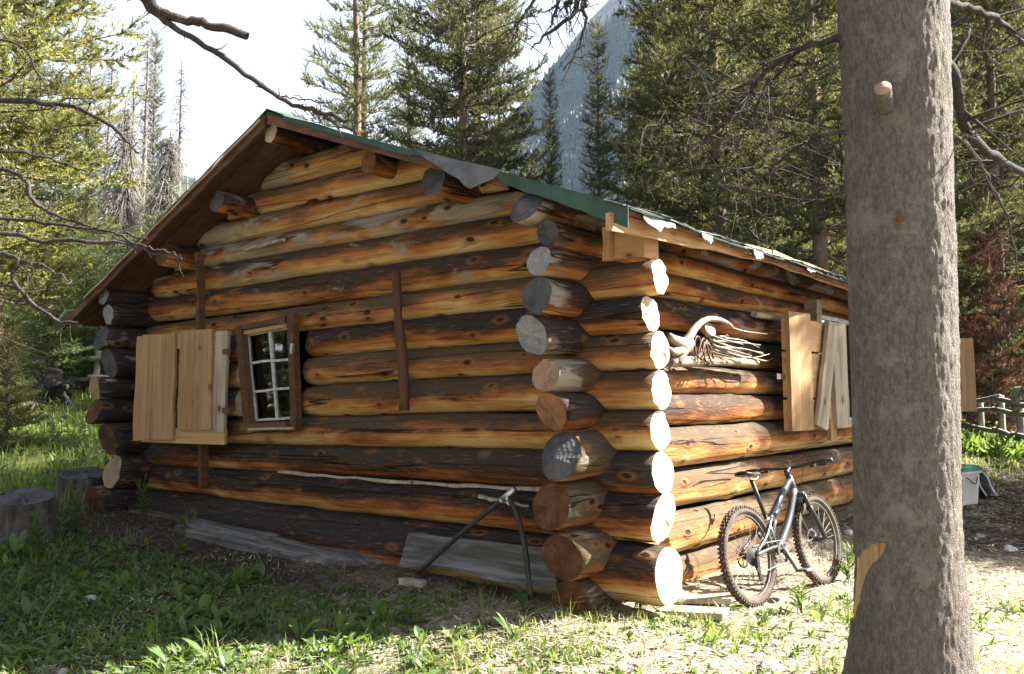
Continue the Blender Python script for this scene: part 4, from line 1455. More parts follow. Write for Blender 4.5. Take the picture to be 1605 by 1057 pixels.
# ---------------------------------------------------------------- fences
def fence_run(label, pts, post_h, rails, seed, group):
    g = np.random.default_rng(seed)
    base = np.array([pts[0][0], pts[0][1], gz(*pts[0])])
    t = thing_at('rail_fence', base, label, 'fence', group)
    tops = []
    for (x, y) in pts:
        z = gz(x, y)
        lean = g.normal(0, 0.02, 2)
        h = post_h * (1 + 0.05 * g.normal())
        p0 = np.array([x, y, z - 0.1]) - base
        p1 = p0 + [lean[0], lean[1], h + 0.1]
        MB().tube(spline([p0, (p0 + p1) / 2 + [0.01 * g.normal(), 0, 0], p1], 6), np.array([.075, .07, .068, .066, .065, .063]), 10).build('post', M['fence'], t, True)
        tops.append((p0, p1))
    for i in range(len(pts) - 1):
        for rh in rails:
            k2 = (rh + 0.1) / (post_h + 0.1)
            a = tops[i][0] * (1 - k2) + tops[i][1] * k2
            b = tops[i + 1][0] * (1 - k2) + tops[i + 1][1] * k2
            d = (b - a) / np.linalg.norm(b - a)
            off = np.array([-d[1], d[0], 0]) * -0.085
            a2, b2 = a - d * 0.2 + off, b + d * 0.2 + off + [0, 0, 0.03 * g.normal()]
            MB().tube(spline([a2, (a2 + b2) / 2 + [0, 0, 0.02 * g.normal()], b2], 8), np.linspace(0.055, 0.042, 8), 8).build('rail', M['fence'], t, True)
    return t


def gp_(px, py, d):
    q = at_d(px, py, d)
    return (q[0], q[1])


fence_run('grey rail fence with two posts beside the far shutter', [gp_(1470, 690, 21), gp_(1540, 700, 18.5), gp_(1573, 706, 17.3), gp_(1603, 712, 16.3), gp_(1680, 730, 14)], 1.08, (1.0, 0.80, 0.42), 3, 'rail fences round the clearing')
fence_run('low pole fence in the meadow behind the left stumps', [gp_(-40, 600, 22), gp_(60, 600, 21), gp_(150, 600, 20), gp_(260, 600, 21), gp_(360, 600, 23)], 1.05, (0.85, 0.45), 5, 'rail fences round the clearing')
fence_run('long back fence under the dark trees at the right', [gp_(1440, 640, 31), gp_(1530, 640, 30), gp_(1620, 640, 29), gp_(1700, 650, 28)], 1.3, (1.2, 0.75, 0.35), 6, 'rail fences round the clearing')

# blanket hanging over the fence at the right edge
q = at_d(1597, 612, 16.35)
n = 12
v = []
for i in range(n):
    for j in range(7):
        u, w = i / (n - 1), j / 6
        ang = math.pi * u
        v.append((0.5 * (w - 0.5) + 0.01 * math.sin(i), -0.09 * math.cos(ang) + 0.015 * math.sin(j * 2 + i), 0.09 * math.sin(ang) - 0.36 * abs(u - 0.5) * 2 * (1 if u < .5 else .8)))
f = [(i * 7 + j, i * 7 + j + 1, (i + 1) * 7 + j + 1, (i + 1) * 7 + j) for i in range(n - 1) for j in range(6)]
nv = len(v)
v = np.array(v)
v = np.vstack([v, v * [1, 0.86, 0.98]])
f = f + [tuple(nv + k2 for k2 in ff)[::-1] for ff in f]
o = MB().add(v, f).build('saddle_blanket', M['blanket'], None, True, loc=q)
o.rotation_euler = (0, 0, -1.2)
tag(o, 'black and white blanket hung over the fence at the right edge', 'blanket')

# white tub with a green lid and a black pack beside it, past the big trunk
q = on_z(1503, 793, 0.0)
zt = gz(q[0], q[1])
t_ = thing_at('storage_tub', (q[0], q[1], zt), 'white plastic tub with green lid, half hidden by the big trunk', 'tub', rz=-0.3)
m = MB()
v, f = [], []
for z, s in ((0, 0.88), (0.30, 1.0), (0.40, 1.02)):
    for x, y in ((-1, -1), (1, -1), (1, 1), (-1, 1)):
        v.append((x * 0.16 * s, y * 0.20 * s, z))
for i in range(2):
    for k2 in range(4):
        f.append((i * 4 + k2, i * 4 + (k2 + 1) % 4, i * 4 + 4 + (k2 + 1) % 4, i * 4 + 4 + k2))
f += [(3, 2, 1, 0), (8, 9, 10, 11)]
m.add(v, f)
m.box((0, 0, 0.385), (0.355, 0.435, 0.03))
m.build('tub_body', M['tub'], t_)
MB().box((0, 0, 0.425), (0.37, 0.45, 0.045)).box((0, 0, 0.455), (0.33, 0.41, 0.02)).build('lid', M['lid'], t_)
MB().tube(spline([(0.18, -0.12, 0.33), (0.215, 0, 0.25), (0.18, 0.12, 0.33)], 8), 0.007, 6).build('handle', M['black'], t_, True)
q = on_z(1536, 787, 0.0)
zt = gz(q[0], q[1])
t_ = thing_at('backpack', (q[0], q[1], zt), 'black pack with pale straps slumped on the ground beside the tub', 'backpack')
u_ = np.linspace(0, math.pi, 10)
v, f = [], []
for i in range(12):
    a = i / 11 * math.pi - math.pi / 2
    for j in range(16):
        b = j / 16 * 2 * math.pi
        k2 = 1 + 0.12 * math.sin(3 * b + i)
        v.append((0.16 * math.cos(a) * math.cos(b) * k2, 0.14 * math.cos(a) * math.sin(b) * k2, 0.17 + 0.17 * math.sin(a) - 0.05 * math.cos(a) * math.cos(b)))
f = [(i * 16 + j, i * 16 + (j + 1) % 16, (i + 1) * 16 + (j + 1) % 16, (i + 1) * 16 + j) for i in range(11) for j in range(16)]
MB().add(v, f).build('bag', M['cloth'], t_, True)
for dx in (-0.05, 0.07):
    MB().tube(spline([(dx - 0.06, -0.05, 0.35), (dx + 0.05, -0.16, 0.28), (dx + 0.10, -0.17, 0.14), (dx + 0.16, -0.15, 0.03)], 14), 0.014, 6, flat=0.4).build('strap', M['webbing'], t_, True)
MB().tube(spline([(0.12, -0.12, 0.02), (0.24, -0.14, 0.035), (0.34, -0.12, 0.02)], 8), 0.022, 8, flat=0.6).build('belt', M['cloth'], t_, True)

# ---------------------------------------------------------------- bundle on the side wall ledge
LX = 0.27
o = add_log(None, 'ledge_pole', on_x(1046, 566, 0.22), on_x(1184, 568, 0.22), 0.042, 0.032, 401, -0.5, 0.35, 0.75, ('end_grey', 'end_grey'), seg=12, origin=np.zeros(3))
tag(o, 'bleached crooked pole lying in the joint of the side wall logs', 'pole')
o = add_log(None, 'ledge_pole', on_x(1181, 492, 0.16), on_x(1226, 500, 0.16), 0.03, 0.028, 402, -0.2, 0.4, 0.9, ('end_grey', 'end_grey'), seg=12, origin=np.zeros(3))
tag(o, 'short grey peeled pole stuck under the eave left of the side shutter', 'pole')


def path_x(pp, x0, x1, n=14):
    P = [on_x(a, b, x0 * (1 - i / (len(pp) - 1)) + x1 * i / (len(pp) - 1)) for i, (a, b) in enumerate(pp)]
    return spline(P, n)


base = on_x(1075, 535, LX)
m = MB()
m.tube(path_x([(1062, 556), (1076, 535), (1092, 512), (1108, 501), (1126, 501), (1142, 508), (1151, 516)], 0.24, 0.34, 24) - base,
       np.array([.05, .046, .050, .042, .040, .032, .033, .027, .028, .024, .026, .022, .024, .021, .022, .019, .020, .018, .017, .015, .014, .011, .007, .003]), 12)
m.tube(path_x([(1070, 540), (1056, 533), (1050, 526)], 0.26, 0.3, 8) - base, np.linspace(.05, .02, 8), 10)
m.tube(path_x([(1066, 548), (1056, 552), (1047, 546)], 0.26, 0.3, 8) - base, np.linspace(.045, .015, 8), 10)
m.tube(path_x([(1080, 536), (1066, 556), (1060, 570)], 0.26, 0.24, 8) - base, np.linspace(.05, .04, 8), 10)
o = m.build('curved_branch', M['bone'], None, True, loc=base)
tag(o, 'thick bleached curved branch resting on the ledge of the side wall', 'branch')
# loop of bark and cord under the bend
b2 = on_x(1108, 520, 0.27)
m = MB()
ang = np.linspace(0, 2 * math.pi, 25)
for k2 in range(5):
    w = 0.004 * k2
    m.tube(np.stack([np.full(25, 0.02 + w), 0.055 * np.cos(ang) + 0.045 * k2 - 0.09, -0.02 + 0.075 * np.sin(ang + k2) - 0.012 * k2], 1)[:-1], 0.008, 6)
o = m.build('cord_coil', M['leather'], None, True, loc=on_x(1098, 540, 0.26))
tag(o, 'dark coil of cord hanging below the curved branch', 'cord')
v = []
ang = np.linspace(0, 2 * math.pi, 15)[:-1]
m = MB().tube([(0.0, 0, 0), (0.035, 0, 0.01)], [0.075, 0.07], 14)
o = m.build('wood_disc', M['end_tan'], None, False, loc=on_x(1107, 518, 0.25))
o.scale = (1, 1.25, 0.8)
tag(o, 'tan slice of wood tucked under the bend of the curved branch', 'wood slice')
g2 = np.random.default_rng(33)
tw = [[(1150, 515), (1170, 520), (1203, 524)], [(1118, 530), (1160, 533), (1190, 545)], [(1116, 527), (1140, 528), (1138, 524)], [(1112, 532), (1150, 545), (1196, 553)],
      [(1116, 540), (1140, 552), (1170, 562)], [(1114, 535), (1150, 536), (1192, 541)], [(1116, 548), (1150, 556), (1180, 561), (1206, 555)], [(1172, 560), (1200, 566), (1210, 562)],
      [(1120, 545), (1165, 547), (1198, 556)], [(1112, 525), (1135, 533), (1165, 540)], [(1118, 542), (1150, 550), (1178, 558)], [(1110, 550), (1130, 556), (1150, 560)]]
names_ = ['topmost long', 'thick straight', 'short stubby', 'longest straight', 'lowest bent', 'level', 'upswept', 'forked-tip', 'middle', 'short upper', 'curving lower', 'short bottom']
for i, p in enumerate(tw):
    P = path_x(p, 0.24, 0.24 + 0.012 * i + 0.03, 12)
    r = np.linspace(0.011 if i else 0.008, 0.003, 12)
    o = MB().tube(P - P[0], r, 6).build('dry_twig', M['bone'], None, True, loc=P[0])
    tag(o, names_[i] + ' dry twig of the bundle on the side wall ledge', 'twig', 'bundle of dry twigs on the ledge')


# ================================================================== the mountain bike
def bike():
    root = thing_at('mountain_bike', (0, 0, 0), 'silver full-suspension mountain bike leaning on the sunlit side wall', 'bicycle')
    R = 0.355
    A, B = np.array([0, 0, R]), np.array([1.08, 0, R])
    BBk = np.array([0.415, 0, 0.335])
    HT, HB = np.array([0.80, 0, 0.865]), np.array([0.845, 0, 0.755])

    def wheel(c, rear):
        w = empty('wheel', c, root)
        # tyre with knobs
        m = MB()
        nM, nm = 64, 10
        u = np.arange(nM) * 2 * math.pi / nM
        t = np.arange(nm) * 2 * math.pi / nm
        U, T = np.meshgrid(u, t, indexing='ij')
        rr_ = (R - 0.034) + 0.029 * np.cos(T)
        v = np.stack([rr_ * np.cos(U), 0.029 * np.sin(T), rr_ * np.sin(U)], 2).reshape(-1, 3)
        f = [(i * nm + j, i * nm + (j + 1) % nm, ((i + 1) % nM) * nm + (j + 1) % nm, ((i + 1) % nM) * nm + j) for i in range(nM) for j in range(nm)]
        m.add(v, f)
        for i in range(72):
            a = i * 2 * math.pi / 72
            Rm = np.array([[math.cos(a), 0, -math.sin(a)], [0, 1, 0], [math.sin(a), 0, math.cos(a)]])
            rows = ((0, 0.0, 0.013),) if i % 2 else ((-0.011, 0, 0.01), (0.011, 0, 0.01))
            for y, _, w_ in rows:
                m.box(Rm @ np.array([R - 0.002, y, 0]), (0.010, w_, 0.016), R=Rm)
            for sy in (-1, 1):
                m.box(Rm @ np.array([R - 0.012, sy * 0.025, 0]), (0.012, 0.009, 0.015), R=Rm)
        m.build('tyre', M['tyre'], w, False)
        m = MB()
        rm = R - 0.062
        t4 = [(-0.012, -0.010), (0.013, -0.013), (0.013, 0.013), (-0.012, 0.010)]
        v = np.array([((rm + a) * math.cos(x), b, (rm + a) * math.sin(x)) for x in u for a, b in t4])
        f = [(i * 4 + j, i * 4 + (j + 1) % 4, ((i + 1) % nM) * 4 + (j + 1) % 4, ((i + 1) % nM) * 4 + j) for i in range(nM) for j in range(4)]
        m.add(v, f).build('rim', M['spoke'], w)
        m = MB()
        for i in range(32):
            a = i * 2 * math.pi / 32
            a2 = a + (0.55 if (i // 2) % 2 else -0.55)
            s = 0.028 if i % 2 else -0.028
            m.tube([(0.026 * math.cos(a2), s, 0.026 * math.sin(a2)), ((rm - 0.012) * math.cos(a), 0, (rm - 0.012) * math.sin(a))], 0.0016, 4)
        m.build('spokes', M['spoke'], w)
        MB().tube([(0, -0.055, 0), (0, -0.033, 0), (0, -0.03, 0), (0, 0.03, 0), (0, 0.033, 0), (0, 0.055, 0)], [0.012, 0.014, 0.027, 0.022, 0.027, 0.012], 14).build('hub', M['black'], w, True)
        m = MB()
        nR = 40
        yv = 0.045
        for i in range(nR):
            a, b = i * 2 * math.pi / nR, (i + 1) * 2 * math.pi / nR
            for (r0, r1) in ((0.068, 0.085),):
                q_ = [(r0 * math.cos(a), yv, r0 * math.sin(a)), (r1 * math.cos(a), yv, r1 * math.sin(a)), (r1 * math.cos(b), yv, r1 * math.sin(b)), (r0 * math.cos(b), yv, r0 * math.sin(b))]
                m.add(q_ + [(x, y + 0.002, z) for x, y, z in q_], [(0, 1, 2, 3), (7, 6, 5, 4), (0, 4, 5, 1), (2, 6, 7, 3)])
        for i in range(6):
            a = i * math.pi / 3
            m.tube([(0.02 * math.cos(a), yv, 0.02 * math.sin(a)), (0.07 * math.cos(a + 0.4), yv, 0.07 * math.sin(a + 0.4))], 0.004, 4)
        m.build('brake_rotor', M['spoke'], w)
        if rear:
            m = MB()
            for i, cr in enumerate((0.075, 0.066, 0.057, 0.049, 0.042, 0.035, 0.028)):
                y = -0.030 - i * 0.0045
                m.tube([(0, y, 0), (0, y - 0.002, 0)], cr, 26)
            m.build('cassette', M['spoke'], w)
        return w
    wheel(A, True)
    wheel(B, False)
    # main frame
    m = MB()
    m.tube(spline([HB + [-0.01, 0, 0.01], (HB + BBk) / 2 + [0.02, 0, -0.015], BBk], 12), np.linspace(0.031, 0.029, 12), 14)
    m.tube([HT + [-0.006, 0, 0.012], HB + [0.006, 0, -0.012]], 0.026, 14)
    m.tube([BBk + [0, -0.04, 0], BBk + [0, 0.04, 0]], 0.028, 14)
    ST = np.array([0.345, 0, 0.575])
    m.tube([BBk, ST], 0.020, 12)
    m.tube(spline([np.array([0.46, 0, 0.56]), np.array([0.41, 0, 0.50]), np.array([0.38, 0, 0.44])], 6), 0.018, 10)
    m.build('frame', M['frame_paint'], root, True)
    m = MB()
    m.tube(spline([HT + [0, 0, -0.02], (HT + ST) / 2 + [0, 0, -0.02], ST + [0.0, 0, -0.03]], 12), 0.023, 12, flat=1.15)
    m.build('top_tube', M['frame_blue'], root, True)
    for s in (-1, 1):
        m = MB()
        m.tube(spline([BBk + [-0.03, s * 0.035, 0.04], np.array([0.22, s * 0.055, 0.375]), A + [0.0, s * 0.066, 0.0]], 8), 0.0125, 10)
        m.build('chainstay', M['frame_paint'], root, True)
        m = MB()
        m.tube(spline([A + [0, s * 0.066, 0.01], np.array([0.2, s * 0.06, 0.47]), np.array([0.37, s * 0.03, 0.595])], 8), 0.0105, 10)
        m.build('seatstay', M['frame_paint'], root, True)
    MB().tube([(0.37, 0, 0.595), (0.43, 0, 0.60), (0.43, 0, 0.601), (0.52, 0, 0.625), (0.521, 0, 0.625), (0.60, 0, 0.665)], [0.012, 0.012, 0.026, 0.026, 0.012, 0.012], 12).build('shock', M['black'], root, True)
    # fork
    dirf = (HB - HT) / np.linalg.norm(HB - HT)
    crown = HB + dirf * 0.035
    m = MB().tube([crown + [0, -0.07, 0], crown + [0, 0.07, 0]], 0.022, 10)
    m.tube([HT + [-0.012, 0, 0.03], crown], 0.016, 10)
    for s in (-1, 1):
        m.tube([crown + [0, s * 0.066, 0.0], crown + dirf * 0.12 + [0, s * 0.066, 0]], 0.0165, 10)
        low = B + [0, s * 0.066, 0]
        m.tube(spline([crown + dirf * 0.11 + [0, s * 0.066, 0], (crown + low) / 2 + [0.02, s * 0.0, -0.03] + np.array([0, s * 0.066 - s * 0.033, 0]), low], 8), np.linspace(0.024, 0.018, 8), 10)
    m.tube(spline([crown + dirf * 0.13 + [0, -0.066, 0], crown + dirf * 0.06 + [0.03, -0.04, 0], crown + dirf * 0.05 + [0.035, 0, 0], crown + dirf * 0.06 + [0.03, 0.04, 0], crown + dirf * 0.13 + [0, 0.066, 0]], 12), 0.012, 8)
    m.build('fork', M['black'], root, True)
    # little mudguard in the fork
    v = []
    for i in range(9):
        a = rad(75 + i * 8)
        for j, y in enumerate((-0.035, 0.0, 0.035)):
            rr_ = R + 0.022 + (0.012 if j == 1 else 0)
            v.append(B + np.array([rr_ * math.cos(a), y, rr_ * math.sin(a)]))
    f = [(i * 3 + j, i * 3 + j + 1, i * 3 + j + 4, i * 3 + j + 3) for i in range(8) for j in range(2)]
    v = np.array(v)
    nv_ = len(v)
    MB().add(np.vstack([v, v + [0, 0, 0.003]]), f + [tuple(k2 + nv_ for k2 in ff)[::-1] for ff in f]).build('mudguard', M['black'], root, True)
    # cockpit
    clamp = HT + np.array([0.03, 0, 0.07])
    MB().tube([HT + [-0.016, 0, 0.045], clamp], [0.02, 0.021], 10).tube([HT + [-0.02, 0, 0.015], HT + [-0.026, 0, 0.062]], 0.021, 12).build('stem', M['black'], root, True)
    bar = [(-0.02, -0.37, 0.018), (-0.012, -0.22, 0.018), (0.0, -0.07, 0.002), (0, 0, 0), (0.0, 0.07, 0.002), (-0.012, 0.22, 0.018), (-0.02, 0.37, 0.018)]
    MB().tube(spline([clamp + np.array(p) for p in bar], 26), 0.0125, 10).build('handlebar', M['black'], root, True)
    for s in (-1, 1):
        MB().tube([clamp + np.array([-0.0145, s * 0.255, 0.018]), clamp + np.array([-0.02, s * 0.375, 0.018])], 0.017, 10).build('grip', M['rubber'], root, True)
        m = MB().tube(spline([clamp + np.array([0.0, s * 0.19, 0.012]), clamp + np.array([0.035, s * 0.21, 0.0]), clamp + np.array([0.04, s * 0.30, -0.01])], 8), 0.0075, 6)
        m.box(clamp + np.array([0.005, s * 0.20, 0.0]), (0.04, 0.035, 0.03))
        m.build('brake_lever', M['black'], root)
        MB().tube(spline([clamp + np.array([0.02, s * 0.18, 0.0]), clamp + np.array([0.10, s * 0.08, 0.02]), HB + np.array([0.07, s * 0.03, 0.03]), HB + np.array([0.04, s * 0.04, -0.08])], 18), 0.003, 5).build('cable', M['black'], root, True)
    # saddle and post
    sd = np.array([0.225, 0, 0.905])
    MB().tube([ST - (sd - ST) * 0.1, sd + [0.0, 0, -0.02]], 0.0155, 12).build('seatpost', M['black'], root, True)
    m = MB().tube([ST + [-0.006, 0, 0.015], ST + [0.006, 0, -0.02]], 0.024, 12)
    m.build('seat_collar', M['steel'], root, True)
    prof = [(-0.13, 0.055, 0.018, 0.020), (-0.11, 0.072, 0.022, 0.012), (-0.06, 0.068, 0.022, 0.004), (0.0, 0.042, 0.022, 0), (0.06, 0.026, 0.022, 0.0), (0.11, 0.02, 0.02, 0.0), (0.14, 0.012, 0.014, -0.006)]
    v, f = [], []
    ns = 12
    for x, w_, h_, z_ in prof:
        for j in range(ns):
            a = j * 2 * math.pi / ns
            v.append(sd + np.array([x, w_ * math.cos(a), z_ + 0.012 + h_ * math.sin(a) * (1 if math.sin(a) > 0 else 0.7)]))
    for i in range(len(prof) - 1):
        for j in range(ns):
            f.append((i * ns + j, i * ns + (j + 1) % ns, (i + 1) * ns + (j + 1) % ns, (i + 1) * ns + j))
    f += [tuple(range(ns)), tuple((len(prof) - 1) * ns + j for j in range(ns))]
    MB().add(v, f).build('saddle', M['black'], root, True)
    m = MB()
    for s in (-1, 1):
        m.tube(spline([sd + [-0.11, s * 0.025, 0.012], sd + [-0.04, s * 0.022, -0.018], sd + [0.05, s * 0.022, -0.018], sd + [0.12, 0, 0.008]], 10), 0.0035, 5)
    m.build('saddle_rail', M['steel'], root, True)
    # drivetrain (right side = -y)
    m = MB()
    yv = -0.052
    nR = 48
    for i in range(nR):
        a, b = i * 2 * math.pi / nR, (i + 1) * 2 * math.pi / nR
        r1 = 0.078 + (0.006 if i % 2 else 0)
        q_ = [BBk + np.array([r0 * math.cos(t), yv, r0 * math.sin(t)]) for r0, t in ((0.058, a), (r1, a), (r1, b), (0.058, b))]
        m.add(np.vstack([q_, np.array(q_) - [0, 0.003, 0]]), [(0, 1, 2, 3), (7, 6, 5, 4), (0, 4, 5, 1), (2, 6, 7, 3), (1, 5, 6, 2)])
    for i in range(4):
        a = i * math.pi / 2 + 0.4
        m.tube([BBk + [0, yv, 0], BBk + np.array([0.062 * math.cos(a), yv, 0.062 * math.sin(a)])], 0.008, 6)
    m.build('chainring', M['spoke'], root)
    ca = rad(-62)
    for s, dl in ((-1, 1), (1, -1)):
        tip = BBk + np.array([0.172 * math.cos(ca) * dl, s * 0.088, 0.172 * math.sin(ca) * dl])
        MB().tube([BBk + [0, s * 0.066, 0], tip], [0.016, 0.012], 8).tube([BBk + [0, s * 0.04, 0], BBk + [0, s * 0.078, 0]], 0.02, 10).build('crank', M['spoke'], root, True)
        MB().box(tip + [0, s * 0.055, 0], (0.095, 0.09, 0.018), jit=0.003).tube([tip, tip + [0, s * 0.1, 0]], 0.008, 6).build('pedal', M['spoke'], root)
    m = MB()
    m.tube(spline([BBk + [0.0, yv, 0.08], np.array([0.2, -0.047, 0.42]), A + [0.0, -0.042, 0.058]], 10), 0.0045, 5)
    m.tube(spline([BBk + [0.0, yv, -0.08], np.array([0.2, -0.047, 0.235]), A + [0.04, -0.045, -0.14]], 10), 0.0045, 5)
    m.build('chain', M['spoke'], root, True)
    m = MB().box(A + [0.0, -0.06, -0.05], (0.035, 0.03, 0.07)).box(A + [0.035, -0.047, -0.13], (0.025, 0.012, 0.11))
    m.tube([A + [0.02, -0.042, -0.095], A + [0.02, -0.052, -0.095]], 0.022, 12).tube([A + [0.045, -0.042, -0.165], A + [0.045, -0.052, -0.165]], 0.022, 12)
    m.build('derailleur', M['black'], root)
    return root


bk = bike()
rc = on_z(1187, 962, -0.17)
fc = on_z(1278, 934, -0.15)
hd = rad(83.0)
zr, zf = gz(rc[0], rc[1]), gz(rc[0] + 1.08 * math.cos(hd), rc[1] + 1.08 * math.sin(hd))
bk.rotation_mode = 'ZYX'
LEAN = rad(9.5)
Rz = Matrix.Rotation(hd, 4, 'Z') @ Matrix.Rotation(-math.atan2(zf - zr, 1.08), 4, 'Y') @ Matrix.Rotation(-LEAN, 4, 'X')
bk.matrix_world = Matrix.Translation((rc[0], rc[1], zr + 0.0)) @ Rz @ Matrix.Scale(0.96, 4)


# ================================================================== trees
class Needles:
    """shoots of needles collected for one crown, built as arrays"""

    def __init__(self, seed):
        self.g = np.random.default_rng(seed)
        self.p, self.d, self.l, self.nl = [], [], [], []

    def shoot(self, p, d, l, nl):
        self.p.append(p)
        self.d.append(d)
        self.l.append(l)
        self.nl.append(nl)

    def arrays(self, per, width, spread=0.9):
        g = self.g
        p, d, l, nl = np.array(self.p), np.array(self.d), np.array(self.l), np.array(self.nl)
        d = d / (np.linalg.norm(d, axis=1)[:, None] + 1e-9)
        n = len(p)
        t = np.tile((np.arange(per) + 0.5) / per, (n, 1)) + g.uniform(-0.5, 0.5, (n, per)) / per
        base = p[:, None] + d[:, None] * (t * l[:, None])[..., None]
        rnd = g.normal(size=(n, per, 3))
        perp = rnd - (rnd * d[:, None]).sum(2, keepdims=True) * d[:, None]
        perp /= np.linalg.norm(perp, axis=2, keepdims=True) + 1e-9
        nd = perp * spread + d[:, None] * g.uniform(0.5, 1.1, (n, per, 1))
        nd[..., 2] += 0.12
        nd /= np.linalg.norm(nd, axis=2, keepdims=True)
        ln = nl[:, None] * g.uniform(0.7, 1.2, (n, per)) * (1 - 0.25 * t)
        wv = np.cross(nd, rnd)
        wv /= np.linalg.norm(wv, axis=2, keepdims=True) + 1e-9
        w = width * (ln / 0.06)[..., None]
        a = base - wv * w
        b = base + wv * w
        c = base + nd * ln[..., None]
        v = np.stack([a, b, c], 2).reshape(-1, 3)
        return v, np.arange(len(v)).reshape(-1, 3)


class Wood:
    def __init__(self):
        self.v, self.f, self.s, self.n = [], [], [], 0

    def limb(self, pts, radii, seg=5):
        v, f = tube_arrays(pts, radii, seg, False)
        self.v.append(v)
        a = np.array(f, np.int32) + self.n
        self.f.append(a)
        self.n += len(v)

    def mesh(self, name, mat):
        f = np.concatenate(self.f)
        return raw_mesh(name, np.concatenate(self.v), f.ravel(), np.full(len(f), 4), (mat,), None, True)


def conifer(name, seed, H, r_base, crown0, radius, prof, whorl, per_whorl, droop, rise, mat, bark, per=12, nl=0.055, width=0.009,
            shoot_gap=0.16, side_len=0.42, bare=0.25, gappy=0.15, dead_low=0, trunk_seg=12, tuft=0.0, lean=0.0, slen=(0.16, 0.3)):
    """returns meshes (trunk, limbs, crown) of one conifer"""
    g = np.random.default_rng(seed)
    tz = np.linspace(-0.3, H, 24)
    wob = 0.02 * H / 10
    tx = wob * np.sin(tz * 0.9 + seed) + lean * (tz / H) ** 2 * H
    ty = wob * np.cos(tz * 0.7 + seed * 2)
    tr = r_base * np.clip(1 - tz / (H * 1.02), 0.02, 1) ** 0.85
    tr[0] *= 1.35
    tr[1] *= 1.1
    tw = Wood()
    tw.limb(np.stack([tx, ty, tz], 1), tr, trunk_seg)
    lw = Wood()
    nd = Needles(seed + 1)
    z = crown0
    a0 = g.uniform(0, 6.28)
    while z < H - 0.15:
        t = (z - crown0) / (H - crown0)
        Rz = radius * prof(t)
        k = max(3, int(per_whorl * (1 - 0.35 * t)))
        a0 += 2.4
        for i in range(k):
            if g.random() < gappy:
                continue
            az = a0 + i * 2 * math.pi / k + g.normal(0, 0.25)
            L = Rz * g.uniform(0.65, 1.15) + 0.12
            zz = z + g.normal(0, whorl * 0.3)
            cx_ = np.interp(zz, tz, tx)
            cy_ = np.interp(zz, tz, ty)
            h = np.array([math.cos(az), math.sin(az), 0])
            u = np.linspace(0, 1, 7)
            slope = rise * (0.3 + 0.9 * t) - droop * (1 - t)
            zc = L * (slope * u + (0.25 * droop + 0.10) * (u ** 2.2)) + 0.02 * g.normal(size=7) * L
            P = np.array([cx_, cy_, zz]) + h[None] * (L * u)[:, None] + np.stack([0.03 * L * g.normal(size=7), 0.03 * L * g.normal(size=7), zc], 1) * np.array([u, u, np.ones(7)]).T
            r0 = 0.011 + 0.008 * L
            lw.limb(P, np.linspace(r0, 0.004, 7), 4)
            s = L * bare * (1 - 0.5 * t)
            tang = np.gradient(P, axis=0)
            lat = np.array([-h[1], h[0], 0])
            while s < L:
                q = s / L
                pp = np.array([np.interp(q, u, P[:, c_]) for c_ in range(3)])
                tg = np.array([np.interp(q, u, tang[:, c_]) for c_ in range(3)])
                tg /= np.linalg.norm(tg) + 1e-9
                for sd in (-1, 1):
                    if g.random() < 0.12:
                        continue
                    bl = side_len * (0.35 + 0.65 * math.sin(math.pi * min(1, 0.25 + 0.75 * (1 - q)))) * g.uniform(0.6, 1.2) * min(1.0, 0.3 + L)
                    dv = tg * g.uniform(0.5, 0.9) + lat * sd * g.uniform(0.6, 1.0) + np.array([0, 0, g.normal(0.05 + tuft, 0.22)])
                    dv /= np.linalg.norm(dv)
                    ns = max(1, int(bl / 0.17))
                    x = pp.copy()
                    for e in range(ns):
                        sl = g.uniform(*slen)
                        nd.shoot(x, dv, sl, nl * g.uniform(0.85, 1.2))
                        if e:
                            d2 = dv + 0.7 * g.normal(size=3)
                            nd.shoot(x, d2, sl * 0.8, nl)
                        x = x + dv * 0.16
                        dv = dv + np.array([0.12 * g.normal(), 0.12 * g.normal(), 0.06 + tuft * 0.4 + 0.1 * g.normal()])
                        dv /= np.linalg.norm(dv)
                s += shoot_gap * g.uniform(0.7, 1.3)
            nd.shoot(P[-1], P[-1] - P[-2], 0.2, nl)
            nd.shoot(P[-2], P[-1] - P[-2] + [0, 0, 0.02], 0.2, nl)
        z += whorl * g.uniform(0.75, 1.25)
    for q in range(8):
        nd.shoot(np.array([tx[-1], ty[-1], H - 0.05 - 0.05 * q]), np.array([g.normal(0, 0.4), g.normal(0, 0.4), 1.0]), 0.22, nl)
    for i in range(dead_low):
        zz = g.uniform(0.8, crown0 + 0.5)
        az = g.uniform(0, 6.28)
        L = g.uniform(0.5, 1.6)
        h = np.array([math.cos(az), math.sin(az), 0])
        u = np.linspace(0, 1, 6)
        P = np.array([np.interp(zz, tz, tx), np.interp(zz, tz, ty), zz]) + h[None] * (L * u)[:, None] + np.stack([0.05 * g.normal(size=6) * u, 0.05 * g.normal(size=6) * u, -0.25 * L * u ** 1.5], 1)
        lw.limb(P, np.linspace(0.014, 0.003, 6), 4)
        for j in range(5):
            p0 = P[1 + j % 5]
            lw.limb(np.array([p0, p0 + h * 0.2 + 0.15 * g.normal(size=3) - [0, 0, 0.08]]), [0.005, 0.002], 3)
    v, f = nd.arrays(per, width)
    return tw.mesh(name + '_trunk', bark), lw.mesh(name + '_limbs', bark), tri_mesh(name + '_crown', v, f, mat), len(f)


def p_fir(t):
    return (1 - t) ** 0.85 * min(1, 0.55 + 3 * t)


def p_pine(t):
    return min(1.0, 0.35 + 2.2 * t) * (1 - t) ** 0.55


def p_broad(t):
    return min(1.0, 0.6 + 2.0 * t) * (1 - t ** 1.6) ** 0.8


